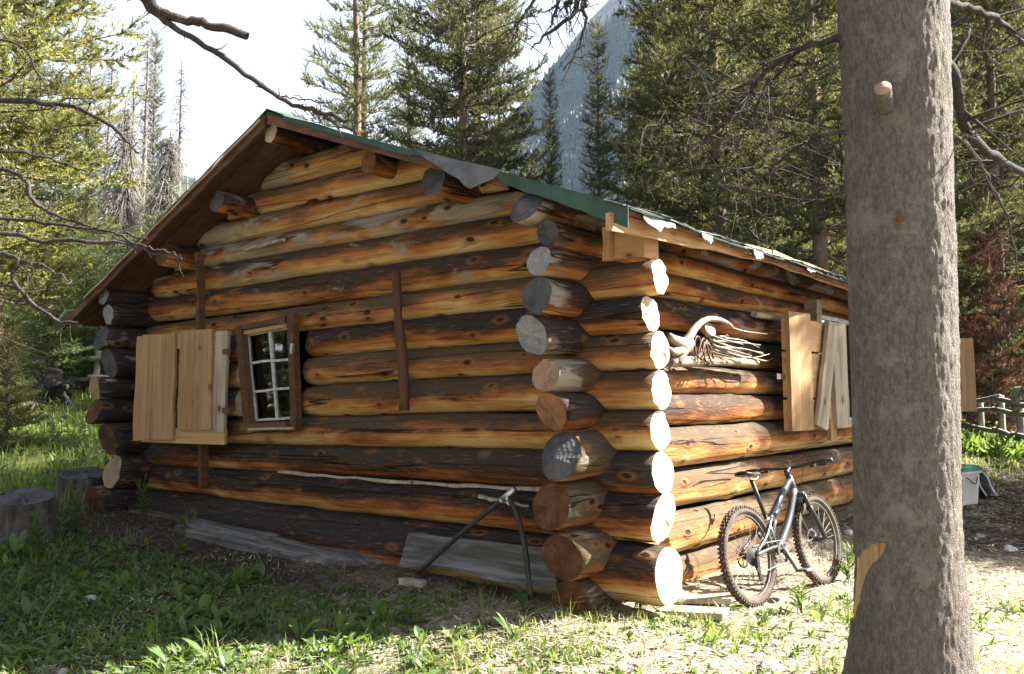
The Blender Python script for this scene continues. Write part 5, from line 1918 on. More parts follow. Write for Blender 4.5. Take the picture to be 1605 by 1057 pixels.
PROTO = {}
PROTO['fir'] = conifer('fir', 11, 12.0, 0.15, 1.2, 1.75, p_fir, 0.21, 7, 0.28, 0.25, M['needle_fir'], M['bark'], dead_low=14, per=15, shoot_gap=0.08, nl=0.065, width=0.010)
PROTO['fir2'] = conifer('fir2', 12, 9.0, 0.10, 0.5, 0.85, p_fir, 0.15, 7, 0.22, 0.35, M['needle_fir'], M['bark'], shoot_gap=0.06, side_len=0.34, dead_low=4, per=13, nl=0.062)
PROTO['pine'] = conifer('pine', 13, 13.0, 0.16, 2.0, 2.0, p_broad, 0.30, 6, 0.12, 0.30, M['needle_pine'], M['bark'], nl=0.075, bare=0.3, gappy=0.2, dead_low=16, tuft=0.25, shoot_gap=0.08, per=15, width=0.010, side_len=0.5)
PROTO['pine2'] = conifer('pine2', 14, 14.0, 0.15, 2.5, 1.25, p_broad, 0.36, 5, 0.10, 0.35, M['needle_pine'], M['bark'], nl=0.07, bare=0.22, gappy=0.2, dead_low=12, tuft=0.35, shoot_gap=0.08, side_len=0.5, per=16)
PROTO['young'] = conifer('young', 15, 4.0, 0.05, 0.15, 1.0, p_fir, 0.14, 7, 0.1, 0.3, M['needle_young'], M['bark'], shoot_gap=0.055, side_len=0.32, per=13, nl=0.06)
PROTO['broad'] = conifer('broad', 16, 14.0, 0.18, 1.0, 2.5, p_broad, 0.26, 7, 0.25, 0.22, M['needle_fir'], M['bark'], nl=0.07, bare=0.2, gappy=0.17, dead_low=26, tuft=0.15, shoot_gap=0.09, per=16, width=0.010, side_len=0.55)
PROTO['leftpine'] = conifer('leftpine', 17, 12.5, 0.17, 2.4, 2.5, p_broad, 0.27, 7, 0.20, 0.22, M['needle_pine'], M['bark'], nl=0.075, bare=0.2, gappy=0.15, dead_low=20, tuft=0.15, shoot_gap=0.10, per=14, width=0.011, side_len=0.55)


def place_tree(kind, px, d, H, label, group=None, rz=None, wide=1.0, name='conifer_tree', world_xy=None, mat=None, dz=0.0):
    g = np.random.default_rng(int(abs(px) * 7 + d * 13))
    if world_xy is not None:
        x, y = world_xy
    else:
        q = at_d(px, 640, d)
        x, y = q[0], q[1]
    base_h = {'fir': 12.0, 'fir2': 9.0, 'pine': 13.0, 'pine2': 14.0, 'young': 4.0, 'broad': 14.0, 'leftpine': 12.5}[kind]
    s = H / base_h
    t = thing_at(name, (x, y, gz(x, y) + dz), label, 'tree', group, g.uniform(0, 6.28) if rz is None else rz)
    t.scale = (s * wide, s * wide, s)
    for nm, me in zip(('trunk', 'branches', 'crown'), PROTO[kind][:3]):
        o = bpy.data.objects.new(nm, me)
        link(o, t)
        if nm != 'trunk':
            o['kind'] = 'stuff'
        if mat and nm == 'crown':
            o.material_slots[0].link = 'OBJECT'
            o.material_slots[0].material = mat
    return t


def htop(py, d):
    return 1.25 + (640 - py) / F_PX * d


G_L, G_C, G_R, G_B, G_S = 'trees left of the cabin', 'trees behind the roof', 'trees right behind the cabin', 'far trees closing the clearing', 'trees beside the clearing'
# left
place_tree('leftpine', -70, 12.5, 12.5, 'big sunlit pine filling the upper left edge of the picture', G_L, 0.6, 0.92)
place_tree('young', 12, 12.5, 1.9, 'small bushy pine seedling low at the left edge', G_L, 1.0, 0.9, mat=M['needle_pine'])
place_tree('fir2', 128, 36, htop(108, 36), 'dark narrow fir among the grey snags at left', G_L, wide=0.8)
place_tree('leftpine', -10, 17, 11.0, 'second sunlit pine behind the big left one', G_L, 2.4, 0.8)
place_tree('fir2', 232, 34, htop(120, 34), 'slim fir between the two tallest grey snags', G_L, wide=0.6)
lb = ['young fir left of the snags above the meadow', 'young fir in front of the snag trunks', 'young yellow-green fir below the left dead branch', 'young fir against the left rake of the roof', 'low young fir beside the left log ends',
      'bushy young fir above the black root wad', 'small young fir right of the root wad', 'pale young fir at the far edge of the meadow', 'young fir at the left edge above the seedling', 'young fir half hidden behind the left eave']
for i, (px, d, py, k) in enumerate(((95, 24, 360, 'young'), (168, 31, 420, 'fir2'), (215, 25, 455, 'young'), (262, 33, 330, 'fir2'), (205, 21, 470, 'young'), (75, 20, 470, 'young'), (130, 21, 490, 'young'), (160, 23, 440, 'young'), (20, 22, 400, 'young'), (245, 24, 430, 'young'))):
    place_tree(k, px, d, htop(py, d), lb[i], G_L, wide=1.15 if k == 'young' else 1.2, mat=M['needle_young'])
# behind the roof
place_tree('pine2', 556, 23, htop(-230, 23), 'sparse upright pine against the white sky behind the ridge', G_C, 0.4, 1.05, mat=M['needle_fir'])
place_tree('broad', 728, 19.5, htop(-420, 19.5), 'broad dark fir rising behind the middle of the roof', G_C, 2.2, 0.70)
place_tree('broad', 752, 21.5, htop(-350, 21.5), 'second dark fir merging with the broad fir behind the roof', G_C, 4.0, 0.62)
place_tree('pine2', 568, 25, htop(-160, 25), 'second sparse pine close behind the upright one', G_C, 2.0, 0.9, mat=M['needle_fir'])
place_tree('fir2', 868, 23, htop(185, 23), 'narrow fir right of the broad dark fir', G_C, wide=0.6)
place_tree('fir2', 946, 20, htop(95, 20), 'pointed young fir in front of the mountain', G_C, wide=0.75)
place_tree('fir2', 640, 27, htop(90, 27), 'fir behind the left side of the broad dark fir', G_C)
# right behind the cabin
for px, d, py, k, w, l in ((1100, 17, -260, 'broad', 0.85, 'tall bushy pine right of the mountain gap'), (1135, 14.5, -400, 'broad', 0.85, 'tall pine with bare trunk showing behind the eave'), (1200, 19, -300, 'fir', 1.2, 'dense fir in the shade behind the eave'),
                           (1292, 12.5, -500, 'broad', 0.9, 'tree standing close left of the big foreground trunk'), (1085, 23, -150, 'fir', 1.2, 'fir deep behind the tall bushy pine'), (1160, 26, -200, 'pine', 1.2, 'pine deep behind the bare trunk'),
                           (1260, 24, -250, 'fir', 1.3, 'fir deep behind the dense fir'), (1032, 26, 60, 'fir2', 0.9, 'small fir at the right edge of the mountain gap'),
                           (1340, 20, -350, 'broad', 1.0, 'fir hidden behind the big foreground trunk')):
    place_tree(k, px, d, htop(py, d), l, G_R, wide=w, mat=M['needle_pine'] if k == 'broad' and px < 1100 else None)
for px, d, py, k, w, l in ((1490, 26, -260, 'broad', 1.0, 'dark tree just right of the big foreground trunk'), (1577, 21, -350, 'broad', 0.9, 'dark tree whose trunk shows above the fence'), (1640, 25, -300, 'fir', 1.3, 'dark fir at the right edge of the picture'),
                           (1530, 33, -150, 'fir', 1.3, 'shaded fir behind the fence'), (1610, 36, -150, 'pine', 1.2, 'shaded pine far behind the right fence'), (1450, 36, -150, 'fir', 1.3, 'fir far behind the far shutter'), (1680, 32, -200, 'broad', 1.0, 'pine beyond the right edge of the fence')):
    place_tree(k, px, d, htop(py, d), l, G_R, wide=w)
for i, (px, d, py) in enumerate(((1505, 30, 470), (1555, 29, 500), (1600, 28, 480), (1480, 27, 520), (1580, 34, 430), (1530, 36, 440))):
    place_tree('young', px, d, htop(py, d), ['low fir behind the far shutter', 'low fir behind the two fence posts', 'low fir at the right edge behind the fence', 'low fir beside the big trunk', 'taller low fir in the shade behind the fence', 'low fir deep in the shade behind the fence'][i], G_B, wide=1.5, mat=M['needle_fir'])
# far rows closing gaps at the right and the far left
gb = np.random.default_rng(55)
k2 = 0
FAR = ['seen past the right side of the mountain gap', 'behind the tall bushy pine', 'behind the bare trunk above the eave', 'behind the dense fir over the eave', 'over the middle of the right eave', 'left of the big foreground trunk', 'directly behind the big foreground trunk',
       'right beside the big foreground trunk', 'behind the two fence posts', 'at the right edge of the picture', 'beyond the right edge', 'beyond the left edge', 'behind the big left pine', 'left of the leftmost snag']
for px in list(range(1060, 1720, 66)) + [-60, 30, 100]:
    d = gb.uniform(40, 58)
    ht = htop(gb.uniform(-120, 120) if px > 900 else gb.uniform(120, 260), d)
    place_tree(['fir', 'pine', 'fir'][k2 % 3], px, d, ht, 'far conifer closing the clearing, ' + FAR[k2 % len(FAR)], G_B, wide=1.4)
    k2 += 1
# dead-needled fir
place_tree('young', 1556, 19.5, htop(300, 19.5), 'rust-brown dead fir right of the big trunk', G_R, wide=0.55, mat=M['needle_rust'])
# trees beside the clearing that shade the far half of the side wall and stand in the window's reflection
for i, (x, y, H, k) in enumerate(((5.4, 9.4, 11, 'broad'), (6.8, 10.8, 13, 'fir'), (4.7, 12.4, 12, 'broad'), (-10.5, -7.6, 11, 'broad'), (-11.8, -5.0, 12, 'broad'), (-7.0, -11.5, 12, 'pine'), (-14.5, -9.5, 13, 'broad'), (-2, -14, 13, 'broad'), (4, -14, 12, 'pine'), (-15.5, -6.8, 13, 'fir'))):
    place_tree(k, 100 + i, 10, H, ['tall pine beside the far end of the side wall', 'fir at the right of the clearing', 'pine beyond the tub, right of the clearing', 'pine across the clearing from the gable window', 'fir left of the clearing behind the stumps', 'pine behind the viewer at left', 'bushy pine far left behind the viewer',
               'fir behind the viewer', 'pine behind the viewer at right', 'fir far left behind the stumps'][i], G_S, world_xy=(x, y))


# ---------------------------------------------------------------- grey snags
def snag(px, d, py, seed, label, lean=0.0, twigs=800, drop=0.4):
    g = np.random.default_rng(seed)
    q = at_d(px, 640, d)
    base = np.array([q[0], q[1], gz(q[0], q[1])])
    H = htop(py, d) - base[2] + 0.3
    t = thing_at('dead_snag', base, label, 'dead tree', 'grey dead snags at left')
    u = np.linspace(0, 1, 16)
    P = np.stack([lean * H * u + 0.05 * np.sin(u * 7 + seed), 0.05 * np.cos(u * 6), H * u - 0.2], 1)
    w = Wood()
    w.limb(P, 0.13 * (1 - u) ** 0.8 + 0.018, 8)
    o = bpy.data.objects.new('trunk', w.mesh('trunk', M['bark_dead']))
    link(o, t)
    w = Wood()
    for i in range(twigs):
        h = g.uniform(0.12, 0.97) ** 0.9
        p0 = np.array([np.interp(h, u, P[:, c_]) for c_ in range(3)])
        a = g.uniform(0, 6.28)
        L = (1.15 - h) * g.uniform(0.5, 1.5) + 0.15
        dv = np.array([math.cos(a), math.sin(a), 0])
        m_ = p0 + dv * L * 0.5 + [0, 0, g.normal(0, 0.06)]
        e = p0 + dv * L * 0.95 - [0, 0, drop * L + 0.1 * g.random()]
        w.limb(np.array([p0, m_, e]), [0.015, 0.011, 0.006], 3)
        for j in range(3):
            s = p0 + (m_ - p0) * g.uniform(0.3, 1) if j < 2 else m_ + (e - m_) * g.random()
            w.limb(np.array([s, s + 0.22 * L * g.normal(size=3) + [0, 0, -0.3 * L * g.random()]]), [0.009, 0.005], 3)
    o = bpy.data.objects.new('twigs', w.mesh('twigs', M['bark_dead']))
    link(o, t)
    o['kind'] = 'stuff'


snag(160, 32, 62, 1, 'thin leftmost grey snag with wispy top', 0.0, 300)
snag(205, 29, 92, 2, 'broken-topped grey snag leaning left', -0.035, 160)
snag(218, 30, 30, 3, 'tallest grey snag with crooked side twigs', 0.0, 300)
snag(274, 34, 82, 4, 'straight slender grey snag furthest right', 0.0, 260)
snag(190, 26, 250, 5, 'low bushy grey snag in front of the tall ones', 0.0, 1000, 0.7)
snag(240, 28, 280, 6, 'low twiggy grey snag by the roof edge', 0.0, 1000, 0.7)
snag(255, 27, 200, 7, 'half-tall grey snag just left of the roof edge', 0.0, 900, 0.6)
snag(180, 28, 150, 8, 'half-tall wispy grey snag left of the tallest one', 0.01, 900, 0.6)

# ---------------------------------------------------------------- the big foreground trunk
def big_tree():
    bx = at_d(1424, 1085, 4.12)
    z0 = gz(bx[0], bx[1])
    root = thing_at('spruce_tree', (bx[0], bx[1], z0), 'massive grey-barked trunk standing in the right foreground', 'tree')
    B0 = np.array([bx[0], bx[1], z0])
    # edges of the trunk read off the frame at several heights
    rows = [(1200, 1290, 1560), (1057, 1330, 1517), (1000, 1338, 1512), (900, 1345, 1504), (800, 1344, 1500), (600, 1340, 1495), (400, 1334, 1490), (200, 1327, 1484), (0, 1319, 1478), (-400, 1303, 1452)]
    zs, cs, rs = [], [], []
    dpt = 4.12
    for py, xa, xb in rows:
        c_ = at_d((xa + xb) / 2, py, dpt)
        zs.append(c_[2] - z0)
        cs.append(c_[:2] - B0[:2])
        rs.append((xb - xa) / 2 / F_PX * dpt)
    zs, cs, rs = np.array(zs), np.array(cs), np.array(rs)
    nz, na = 420, 216
    z = np.linspace(-0.35, zs[-1], nz)
    cx_, cy_, rr_ = np.interp(z, zs, cs[:, 0]), np.interp(z, zs, cs[:, 1]), np.interp(z, zs, rs)
    a = np.arange(na) * 2 * math.pi / na
    Z, A = np.meshgrid(z, a, indexing='ij')
    P = np.stack([np.cos(A).ravel() * rr_.mean(), np.sin(A).ravel() * rr_.mean(), Z.ravel()], 1)
    flake = np.abs(fbm(P * [34, 34, 15], 2, 3)).reshape(Z.shape)
    big = fbm(P * [6, 6, 2.5], 3, 9).reshape(Z.shape)
    fine = fbm(P * [80, 80, 45], 2, 13).reshape(Z.shape)
    R_ = rr_[:, None] + 0.005 * flake + 0.006 * big + 0.0028 * fine
    flare = np.exp(-np.clip(Z + 0.05, 0, None) / 0.16)
    R_ = R_ + flare * 0.05 * np.maximum(0, np.sin(3 * A + 0.8))
    # the bark scar on the left flank: sunk, pale
    cam_dir = math.atan2(CAM[1] - B0[1], CAM[0] - B0[0])
    rel = np.angle(np.exp(1j * (A - cam_dir)))          # 0 faces the camera, negative = to the left
    X2 = np.sin(rel)                                    # -1 left edge .. 1 right edge as seen
    zsc = np.array([at_d(1362, py, dpt)[2] - z0 for py in (842, 858, 880, 905, 935, 968)])[::-1]
    lo = np.array([-1.2, -1.2, -1.15, -1.1, -0.80, -0.52])
    hi = np.array([-0.93, -0.86, -0.78, -0.66, -0.42, -0.44])
    nzz = 0.05 * fbm(P * [20, 20, 14], 2, 21).reshape(Z.shape)
    X2n = X2 + nzz
    scar = (Z > zsc[0] - 0.02) & (Z < zsc[-1] + 0.0) & (X2n > np.interp(Z, zsc, lo)) & (X2n < np.interp(Z, zsc, hi)) & (np.cos(rel) > -0.25)
    R_ = np.where(scar, rr_[:, None] - 0.010, R_)
    v = np.stack([cx_[:, None] + R_ * np.cos(A), cy_[:, None] + R_ * np.sin(A), Z], 2).reshape(-1, 3)
    i = np.arange(nz - 1)[:, None] * na
    j = np.arange(na)[None]
    jn = (j + 1) % na
    q = np.stack([i + j, i + jn, i + na + jn, i + na + j], 2).reshape(-1, 4)
    sf = scar.reshape(-1)
    mi = (sf[q].sum(1) >= 3).astype(np.int32)
    me = raw_mesh('trunk', v, q.ravel(), np.full(len(q), 4), (M['bark_big'], M['scar']), mi, True)
    link(bpy.data.objects.new('trunk', me), root)
    top = np.array([cx_[-1], cy_[-1], z[-1]])
    u = np.linspace(0, 1, 20)
    Pt = top + np.stack([0 * u, 0 * u, 12.0 * u], 1)
    w = Wood()
    w.limb(Pt, rr_[-1] * (1 - 0.95 * u), 24)
    link(bpy.data.objects.new('upper_trunk', w.mesh('upper_trunk', M['bark_big'])), root)

    # sawn stub facing the viewer and a smaller knot
    def stub(px, py, r, L, rot, nm, mat):
        s = at_d(px, py, dpt - rr_.mean() * 0.97) - B0
        d = np.array([CAM[0] - bx[0], CAM[1] - bx[1], 0.0])
        d /= np.linalg.norm(d)
        d = d + np.array([0, 0, 0.35])
        d /= np.linalg.norm(d)
        n = 16
        v, f = tube_arrays(np.array([s - d * 0.06, s + d * L * 0.5, s + d * L]), [r * 1.25, r * 1.02, r], n, False)
        c_ = v[-n:].mean(0)
        v = np.vstack([v, c_[None] + d * 0.003])
        k3 = len(v) - 1
        m = MB()
        m.add(v, f + [(2 * n + t, 2 * n + (t + 1) % n, k3) for t in range(n)])
        m.m = [0] * len(f) + [1] * n
        m.build(nm, [M['bark_big'], mat], root, True)
    stub(1384, 152, 0.036, 0.06, 0, 'sawn_stub', M['end_tan'])
    stub(1411, 345, 0.020, 0.006, 0, 'sawn_stub', M['end_brown'])
    # limbs
    g = np.random.default_rng(9)

    def limb(pp, r0, r1, nm, twigs=6, tw_len=0.3, seed=0, hang=0.3, n=22, seg=8):
        P = spline([at_d(a_, b_, d_) - B0 for a_, b_, d_ in pp], n)
        P[1:] += 0.006 * g.normal(size=(n - 1, 3))
        w = Wood()
        w.limb(P, np.linspace(r0, r1, n) * (1 + 0.08 * g.normal(size=n)), seg)
        for _ in range(twigs):
            k3 = g.integers(2, n - 1)
            p0 = P[k3]
            e = p0 + tw_len * g.normal(size=3) * [1, 1, 0.5] - [0, 0, hang * tw_len * g.random() * 2]
            mid = (p0 + e) / 2 + 0.15 * tw_len * g.normal(size=3)
            w.limb(spline([p0, mid, e], 6), np.linspace(max(0.003, r1 * 0.6), 0.0016, 6), 4)
            for _2 in range(3):
                s = mid + (e - mid) * g.random()
                w.limb(np.array([s, s + 0.3 * tw_len * g.normal(size=3) - [0, 0, 0.2 * tw_len]]), [0.002, 0.001], 3)
        link(bpy.data.objects.new(nm, w.mesh(nm, M['bark_branch'])), root)
    limb([(1462, 98, 4.1), (1488, 104, 4.15), (1500, 140, 4.2), (1512, 195, 4.3), (1540, 232, 4.5), (1580, 258, 4.7), (1640, 290, 5.0)], 0.030, 0.020, 'branch', 10)
    limb([(1455, 180, 4.1), (1490, 205, 4.2), (1530, 245, 4.4), (1560, 300, 4.6), (1585, 370, 4.8), (1600, 440, 5.0)], 0.012, 0.004, 'branch', 12)
    limb([(1440, 12, 4.1), (1500, 8, 4.2), (1560, 30, 4.4), (1620, 80, 4.8)], 0.02, 0.012, 'branch', 12)
    limb([(1340, 52, 4.1), (1295, 64, 4.2), (1240, 84, 4.4), (1185, 130, 4.6), (1150, 178, 4.8), (1085, 240, 5.1)], 0.020, 0.006, 'branch', 22, 0.35)
    limb([(1250, 80, 4.4), (1200, 140, 4.6), (1165, 210, 4.9), (1120, 300, 5.2)], 0.009, 0.003, 'branch', 18, 0.3)
    limb([(1345, 204, 4.1), (1300, 212, 4.2), (1255, 228, 4.4), (1205, 270, 4.6), (1150, 310, 4.9)], 0.013, 0.004, 'branch', 18, 0.3)
    limb([(1185, 130, 4.6), (1120, 150, 4.8), (1060, 190, 5.0), (1010, 200, 5.2)], 0.008, 0.003, 'branch', 16, 0.3)
    # a long high bough whose dead tips hang into the top of the frame
    limb([(1400, -300, 4.1), (1250, -280, 4.2), (1080, -220, 4.3), (960, -120, 4.4), (915, -30, 4.4), (902, 14, 4.4), (874, 40, 4.4), (850, 60, 4.4), (835, 77, 4.4)], 0.030, 0.003, 'branch', 4, 0.08)
    limb([(960, -120, 4.4), (925, -30, 4.4), (913, 10, 4.4), (918, 38, 4.42), (911, 66, 4.42), (903, 85, 4.4), (886, 111, 4.4)], 0.014, 0.003, 'branch', 14, 0.05, hang=1.5)
    limb([(960, -120, 4.4), (890, -50, 4.4), (878, 0, 4.4), (871, 22, 4.4), (862, 42, 4.4), (850, 60, 4.4)], 0.012, 0.002, 'branch', 16, 0.05, hang=1.5)
    limb([(1000, -180, 4.3), (870, -80, 4.35), (838, 0, 4.4), (825, 18, 4.4), (812, 37, 4.4), (780, 60, 4.4)], 0.013, 0.003, 'branch', 12, 0.05, hang=1.5)
    limb([(818, 28, 4.4), (812, 42, 4.4), (797, 70, 4.4), (778, 97, 4.4)], 0.006, 0.002, 'branch', 12, 0.05, hang=1.5)
    limb([(890, -50, 4.4), (880, 0, 4.4), (868, 10, 4.4), (853, 20, 4.4)], 0.006, 0.002, 'branch', 5, 0.04)
    limb([(930, -60, 4.4), (890, 0, 4.4), (888, 15, 4.4)], 0.02, 0.006, 'branch', 8, 0.04, hang=2)
    limb([(950, -60, 4.4), (918, 0, 4.4), (914, 14, 4.4)], 0.02, 0.008, 'branch', 8, 0.04, hang=2)
    # crown high above the frame
    nd = Needles(71)
    w = Wood()
    for i in range(110):
        h = g.uniform(2.0, 11.5)
        az = g.uniform(0, 6.28)
        L = (1.0 - h / 13) * g.uniform(1.2, 2.6)
        h3 = np.array([math.cos(az), math.sin(az), 0])
        u = np.linspace(0, 1, 6)
        Pb = top + [0, 0, h - 2.0 + 2.2] + h3[None] * (L * u)[:, None] + np.stack([0 * u, 0 * u, -0.35 * L * u + 0.2 * L * u ** 2], 1)
        w.limb(Pb, np.linspace(0.03, 0.006, 6), 5)
        lat = np.array([-h3[1], h3[0], 0])
        for s in np.arange(0.35, 1.0, 0.09):
            p0 = np.array([np.interp(s, u, Pb[:, c_]) for c_ in range(3)])
            for sd in (-1, 1):
                dv = h3 * 0.6 + lat * sd * 0.8 + 0.25 * g.normal(size=3)
                nd.shoot(p0, dv, 0.3, 0.06)
                nd.shoot(p0 + dv * 0.22, dv + 0.4 * g.normal(size=3), 0.3, 0.06)
    link(bpy.data.objects.new('crown_branches', w.mesh('crown_branches', M['bark_branch'])), root)
    v, f = nd.arrays(10, 0.011)
    link(bpy.data.objects.new('crown', tri_mesh('crown', v, f, M['needle_fir'])), root)


big_tree()


# ---------------------------------------------------------------- near dead branches reaching in from the left
def left_dead_tree():
    b = at_d(-330, 640, 4.6)
    z0 = gz(b[0], b[1])
    root = thing_at('dead_spruce', (b[0], b[1], z0), 'near spruce whose bare lichened branches reach in from the left and top', 'tree')
    B0 = np.array([b[0], b[1], z0])
    g = np.random.default_rng(4)
    w = Wood()
    u = np.linspace(0, 1, 16)
    w.limb(np.stack([0.04 * np.sin(u * 5), 0 * u, -0.2 + 9 * u], 1), 0.17 * (1 - 0.85 * u), 14)
    link(bpy.data.objects.new('trunk', w.mesh('trunk', M['bark'])), root)

    def br(pp, r0, r1, stubs=10, n=30, tw=0.06, stem=True):
        dd = pp[0][2]
        P = [at_d(a_, b_, d_) - B0 for a_, b_, d_ in pp]
        zt = P[0][2]
        P = spline(([np.array([0, 0, zt + 0.05])] if stem else []) + P, n)
        ns = fbm(np.stack([np.arange(n) * 0.6, np.full(n, r0 * 900), np.zeros(n)], 1), 3, int(r0 * 5000))
        P[2:, 2] += 0.012 * ns[2:]
        w = Wood()
        w.limb(P, np.linspace(r0, r1, n) * (1 + 0.12 * ns), 9)
        for _ in range(stubs):
            k3 = g.integers(4, n - 1)
            e = P[k3] + tw * g.normal(size=3)
            w.limb(np.array([P[k3], (P[k3] + e) / 2 + 0.2 * tw * g.normal(size=3), e]), [max(0.003, r1 * 0.6), 0.003, 0.0015], 4)
        return w

    def put(w):
        link(bpy.data.objects.new('branch', w.mesh('branch', M['bark_branch'])), root)
    D = 4.6
    put(br([(0, 158, D), (80, 163, D), (120, 170, D), (170, 195, D), (200, 221, D), (218, 240, D)], 0.017, 0.006, 14))
    put(br([(0, 238, D), (60, 246, D), (135, 266, D)], 0.010, 0.005, 10))
    put(br([(0, 262, D), (50, 313, D), (85, 336, D), (153, 358, D)], 0.015, 0.006, 14))
    put(br([(0, 340, D + .2), (68, 350, D + .2), (119, 357, D + .2), (184, 365, D + .2), (232, 374, D + .2)], 0.012, 0.005, 14))
    put(br([(0, 365, D), (61, 376, D), (170, 380, D), (218, 387, D), (266, 405, D), (288, 410, D)], 0.014, 0.005, 8, 30, 0.035))
    put(br([(180, 366, D), (222, 384, D), (250, 392, D), (272, 398, D), (285, 408, D)], 0.007, 0.004, 4, 30, 0.035, stem=False))
    put(br([(0, 394, D), (20, 439, D), (51, 476, D), (85, 498, D), (123, 504, D)], 0.013, 0.006, 14))
    put(br([(8, 398, D), (14, 401, D), (68, 418, D), (116, 446, D)], 0.008, 0.004, 10, stem=False))
    put(br([(0, 60, D), (60, 120, D), (80, 150, D)], 0.008, 0.003, 10))
    put(br([(0, 450, D), (40, 470, D), (70, 500, D)], 0.006, 0.003, 8))
    # the two big dead arms at the top
    put(br([(120, -70, D), (200, -25, D), (228, 5, D), (245, 25, D), (270, 41, D), (305, 62, D), (350, 91, D), (400, 126, D), (440, 151, D), (480, 172, D), (520, 182, D), (545, 192, D)], 0.020, 0.010, 26, 48, 0.035))
    put(br([(200, -40, D), (228, -8, D), (246, 15, D), (262, 27, D), (300, 35, D), (345, 45, D), (388, 58, D)], 0.024, 0.020, 14, 40, 0.02))
    put(br([(440, 151, D), (500, 160, D), (540, 156, D), (575, 150, D)], 0.004, 0.002, 4, 40, 0.04, False))
    put(br([(490, 175, D), (520, 190, D), (538, 212, D)], 0.006, 0.003, 3, 40, 0.03, False))


left_dead_tree()


# ================================================================== ground cover
gv = np.random.default_rng(91)


def scatter(n, x0, x1, y0, y1, dens):
    x = gv.uniform(x0, x1, n)
    y = gv.uniform(y0, y1, n)
    k = gv.random(n) < dens(x, y)
    # keep clear of the cabin floor
    k &= ~((x > -5.6) & (x < 0.18) & (y > -0.14) & (y < 8.2))
    k &= ~((x > 0) & (x < 0.56) & (y > -0.14) & (y < 0.14))
    return x[k], y[k]


def patch(x, y, s, seed, a=-0.2, b=0.4):
    n = fbm(np.stack([x * s, y * s, np.zeros_like(x)], 1), 3, seed)
    return np.clip((n - a) / (b - a), 0, 1)


def blades(name, x, y, h0, h1, w, lean, mat, label, cat, kind='stuff', segs=2):
    n = len(x)
    z = gz_arr(x, y)
    a = gv.uniform(0, 6.28, n)
    h = gv.uniform(h0, h1, n)
    ln = gv.uniform(0.2, 1.0, n) * lean
    d = np.stack([np.cos(a), np.sin(a), 0 * a], 1)
    s = np.stack([-np.sin(a), np.cos(a), 0 * a], 1)
    w_ = (w * gv.uniform(0.7, 1.3, n))[:, None]
    p = np.stack([x, y, z - 0.01], 1)
    m = p + d * (ln * h * 0.35)[:, None] + np.array([0, 0, 1.0]) * (h * 0.6)[:, None]
    t = p + d * (ln * h)[:, None] + np.array([0, 0, 1.0]) * (h * (1 - 0.35 * ln))[:, None]
    v = np.stack([p - s * w_, p + s * w_, m - s * w_ * 0.8, m + s * w_ * 0.8, t], 1).reshape(-1, 3)
    b = np.arange(n)[:, None] * 5
    f = np.concatenate([b + [0, 1, 3], b + [0, 3, 2], b + [2, 3, 4]])
    o = bpy.data.objects.new(name, tri_mesh(name, v, f, mat))
    tag(link(o), label, cat, kind=kind)


def leaf_arrays(base, az, L, W, elev, curl, lod=2):
    """curved lance-shaped leaves: 4 cross sections, folded along the midrib"""
    n = len(L)
    d = np.stack([np.cos(az), np.sin(az), 0 * az], 1)
    s = np.stack([-np.sin(az), np.cos(az), 0 * az], 1)
    up = np.array([0, 0, 1.0])
    vs = []
    prof = {2: ((0.0, 0.12), (0.3, 0.75), (0.62, 1.0), (0.85, 0.6), (1.0, 0.0)), 1: ((0.0, 0.15), (0.45, 1.0), (1.0, 0.05)), 0: ((0.0, 0.3), (1.0, 0.7))}[lod]
    for t, w in prof:
        e = elev - curl * t
        c = base + d * (L * t * np.cos(elev - curl * t * 0.5))[:, None] + up * (L * t * np.sin(elev - curl * t * 0.5))[:, None]
        ww = (W * w * 0.5)[:, None]
        vs += [c - s * ww + up * ww * 0.35, c, c + s * ww + up * ww * 0.35]
    v = np.stack(vs, 1).reshape(-1, 3)
    f = []
    if lod == 0:
        c0, c1 = base, base + d * (L * np.cos(elev))[:, None] + up * (L * np.sin(elev))[:, None]
        m_ = (c0 + c1) / 2 + up * (0.12 * L)[:, None]
        v = np.stack([c0, m_ - s * (W * 0.5)[:, None], c1, m_ + s * (W * 0.5)[:, None]], 1).reshape(-1, 3)
        F = (np.arange(n)[:, None, None] * 4 + np.array([[0, 2, 1], [0, 3, 2]])[None]).reshape(-1, 3)
        return v, F
    for k in range(len(prof) - 1):
        a = k * 3
        for q in (0, 1):
            f += [[a + q, a + q + 1, a + q + 4], [a + q, a + q + 4, a + q + 3]]
    f = np.array(f)
    F = (np.arange(n)[:, None, None] * (3 * len(prof)) + f[None]).reshape(-1, 3)
    return v, F


def rosettes(x, y, lo, hi, leaves, wr, seed, zoff=0.0, lod=1):
    g = np.random.default_rng(seed)
    n = len(x)
    z = gz_arr(x, y)
    cnt = g.integers(leaves[0], leaves[1] + 1, n)
    idx = np.repeat(np.arange(n), cnt)
    sz = g.uniform(lo, hi, n)
    L = sz[idx] * g.uniform(0.55, 1.1, len(idx))
    az = g.uniform(0, 6.28, len(idx))
    el = g.uniform(0.35, 1.35, len(idx))
    base = np.stack([x[idx] + 0.01 * g.normal(size=len(idx)), y[idx] + 0.01 * g.normal(size=len(idx)), z[idx] - 0.005 + zoff], 1)
    return leaf_arrays(base, az, L, L * g.uniform(wr[0], wr[1], len(idx)), el, g.uniform(0.3, 1.2, len(idx)), lod)


def stuff_mesh(name, parts, mat, label, cat):
    V, Fs, n = [], [], 0
    for v, f in parts:
        V.append(v)
        Fs.append(f + n)
        n += len(v)
    o = bpy.data.objects.new(name, tri_mesh(name, np.concatenate(V), np.concatenate(Fs), mat))
    tag(link(o), label, cat, kind='stuff')


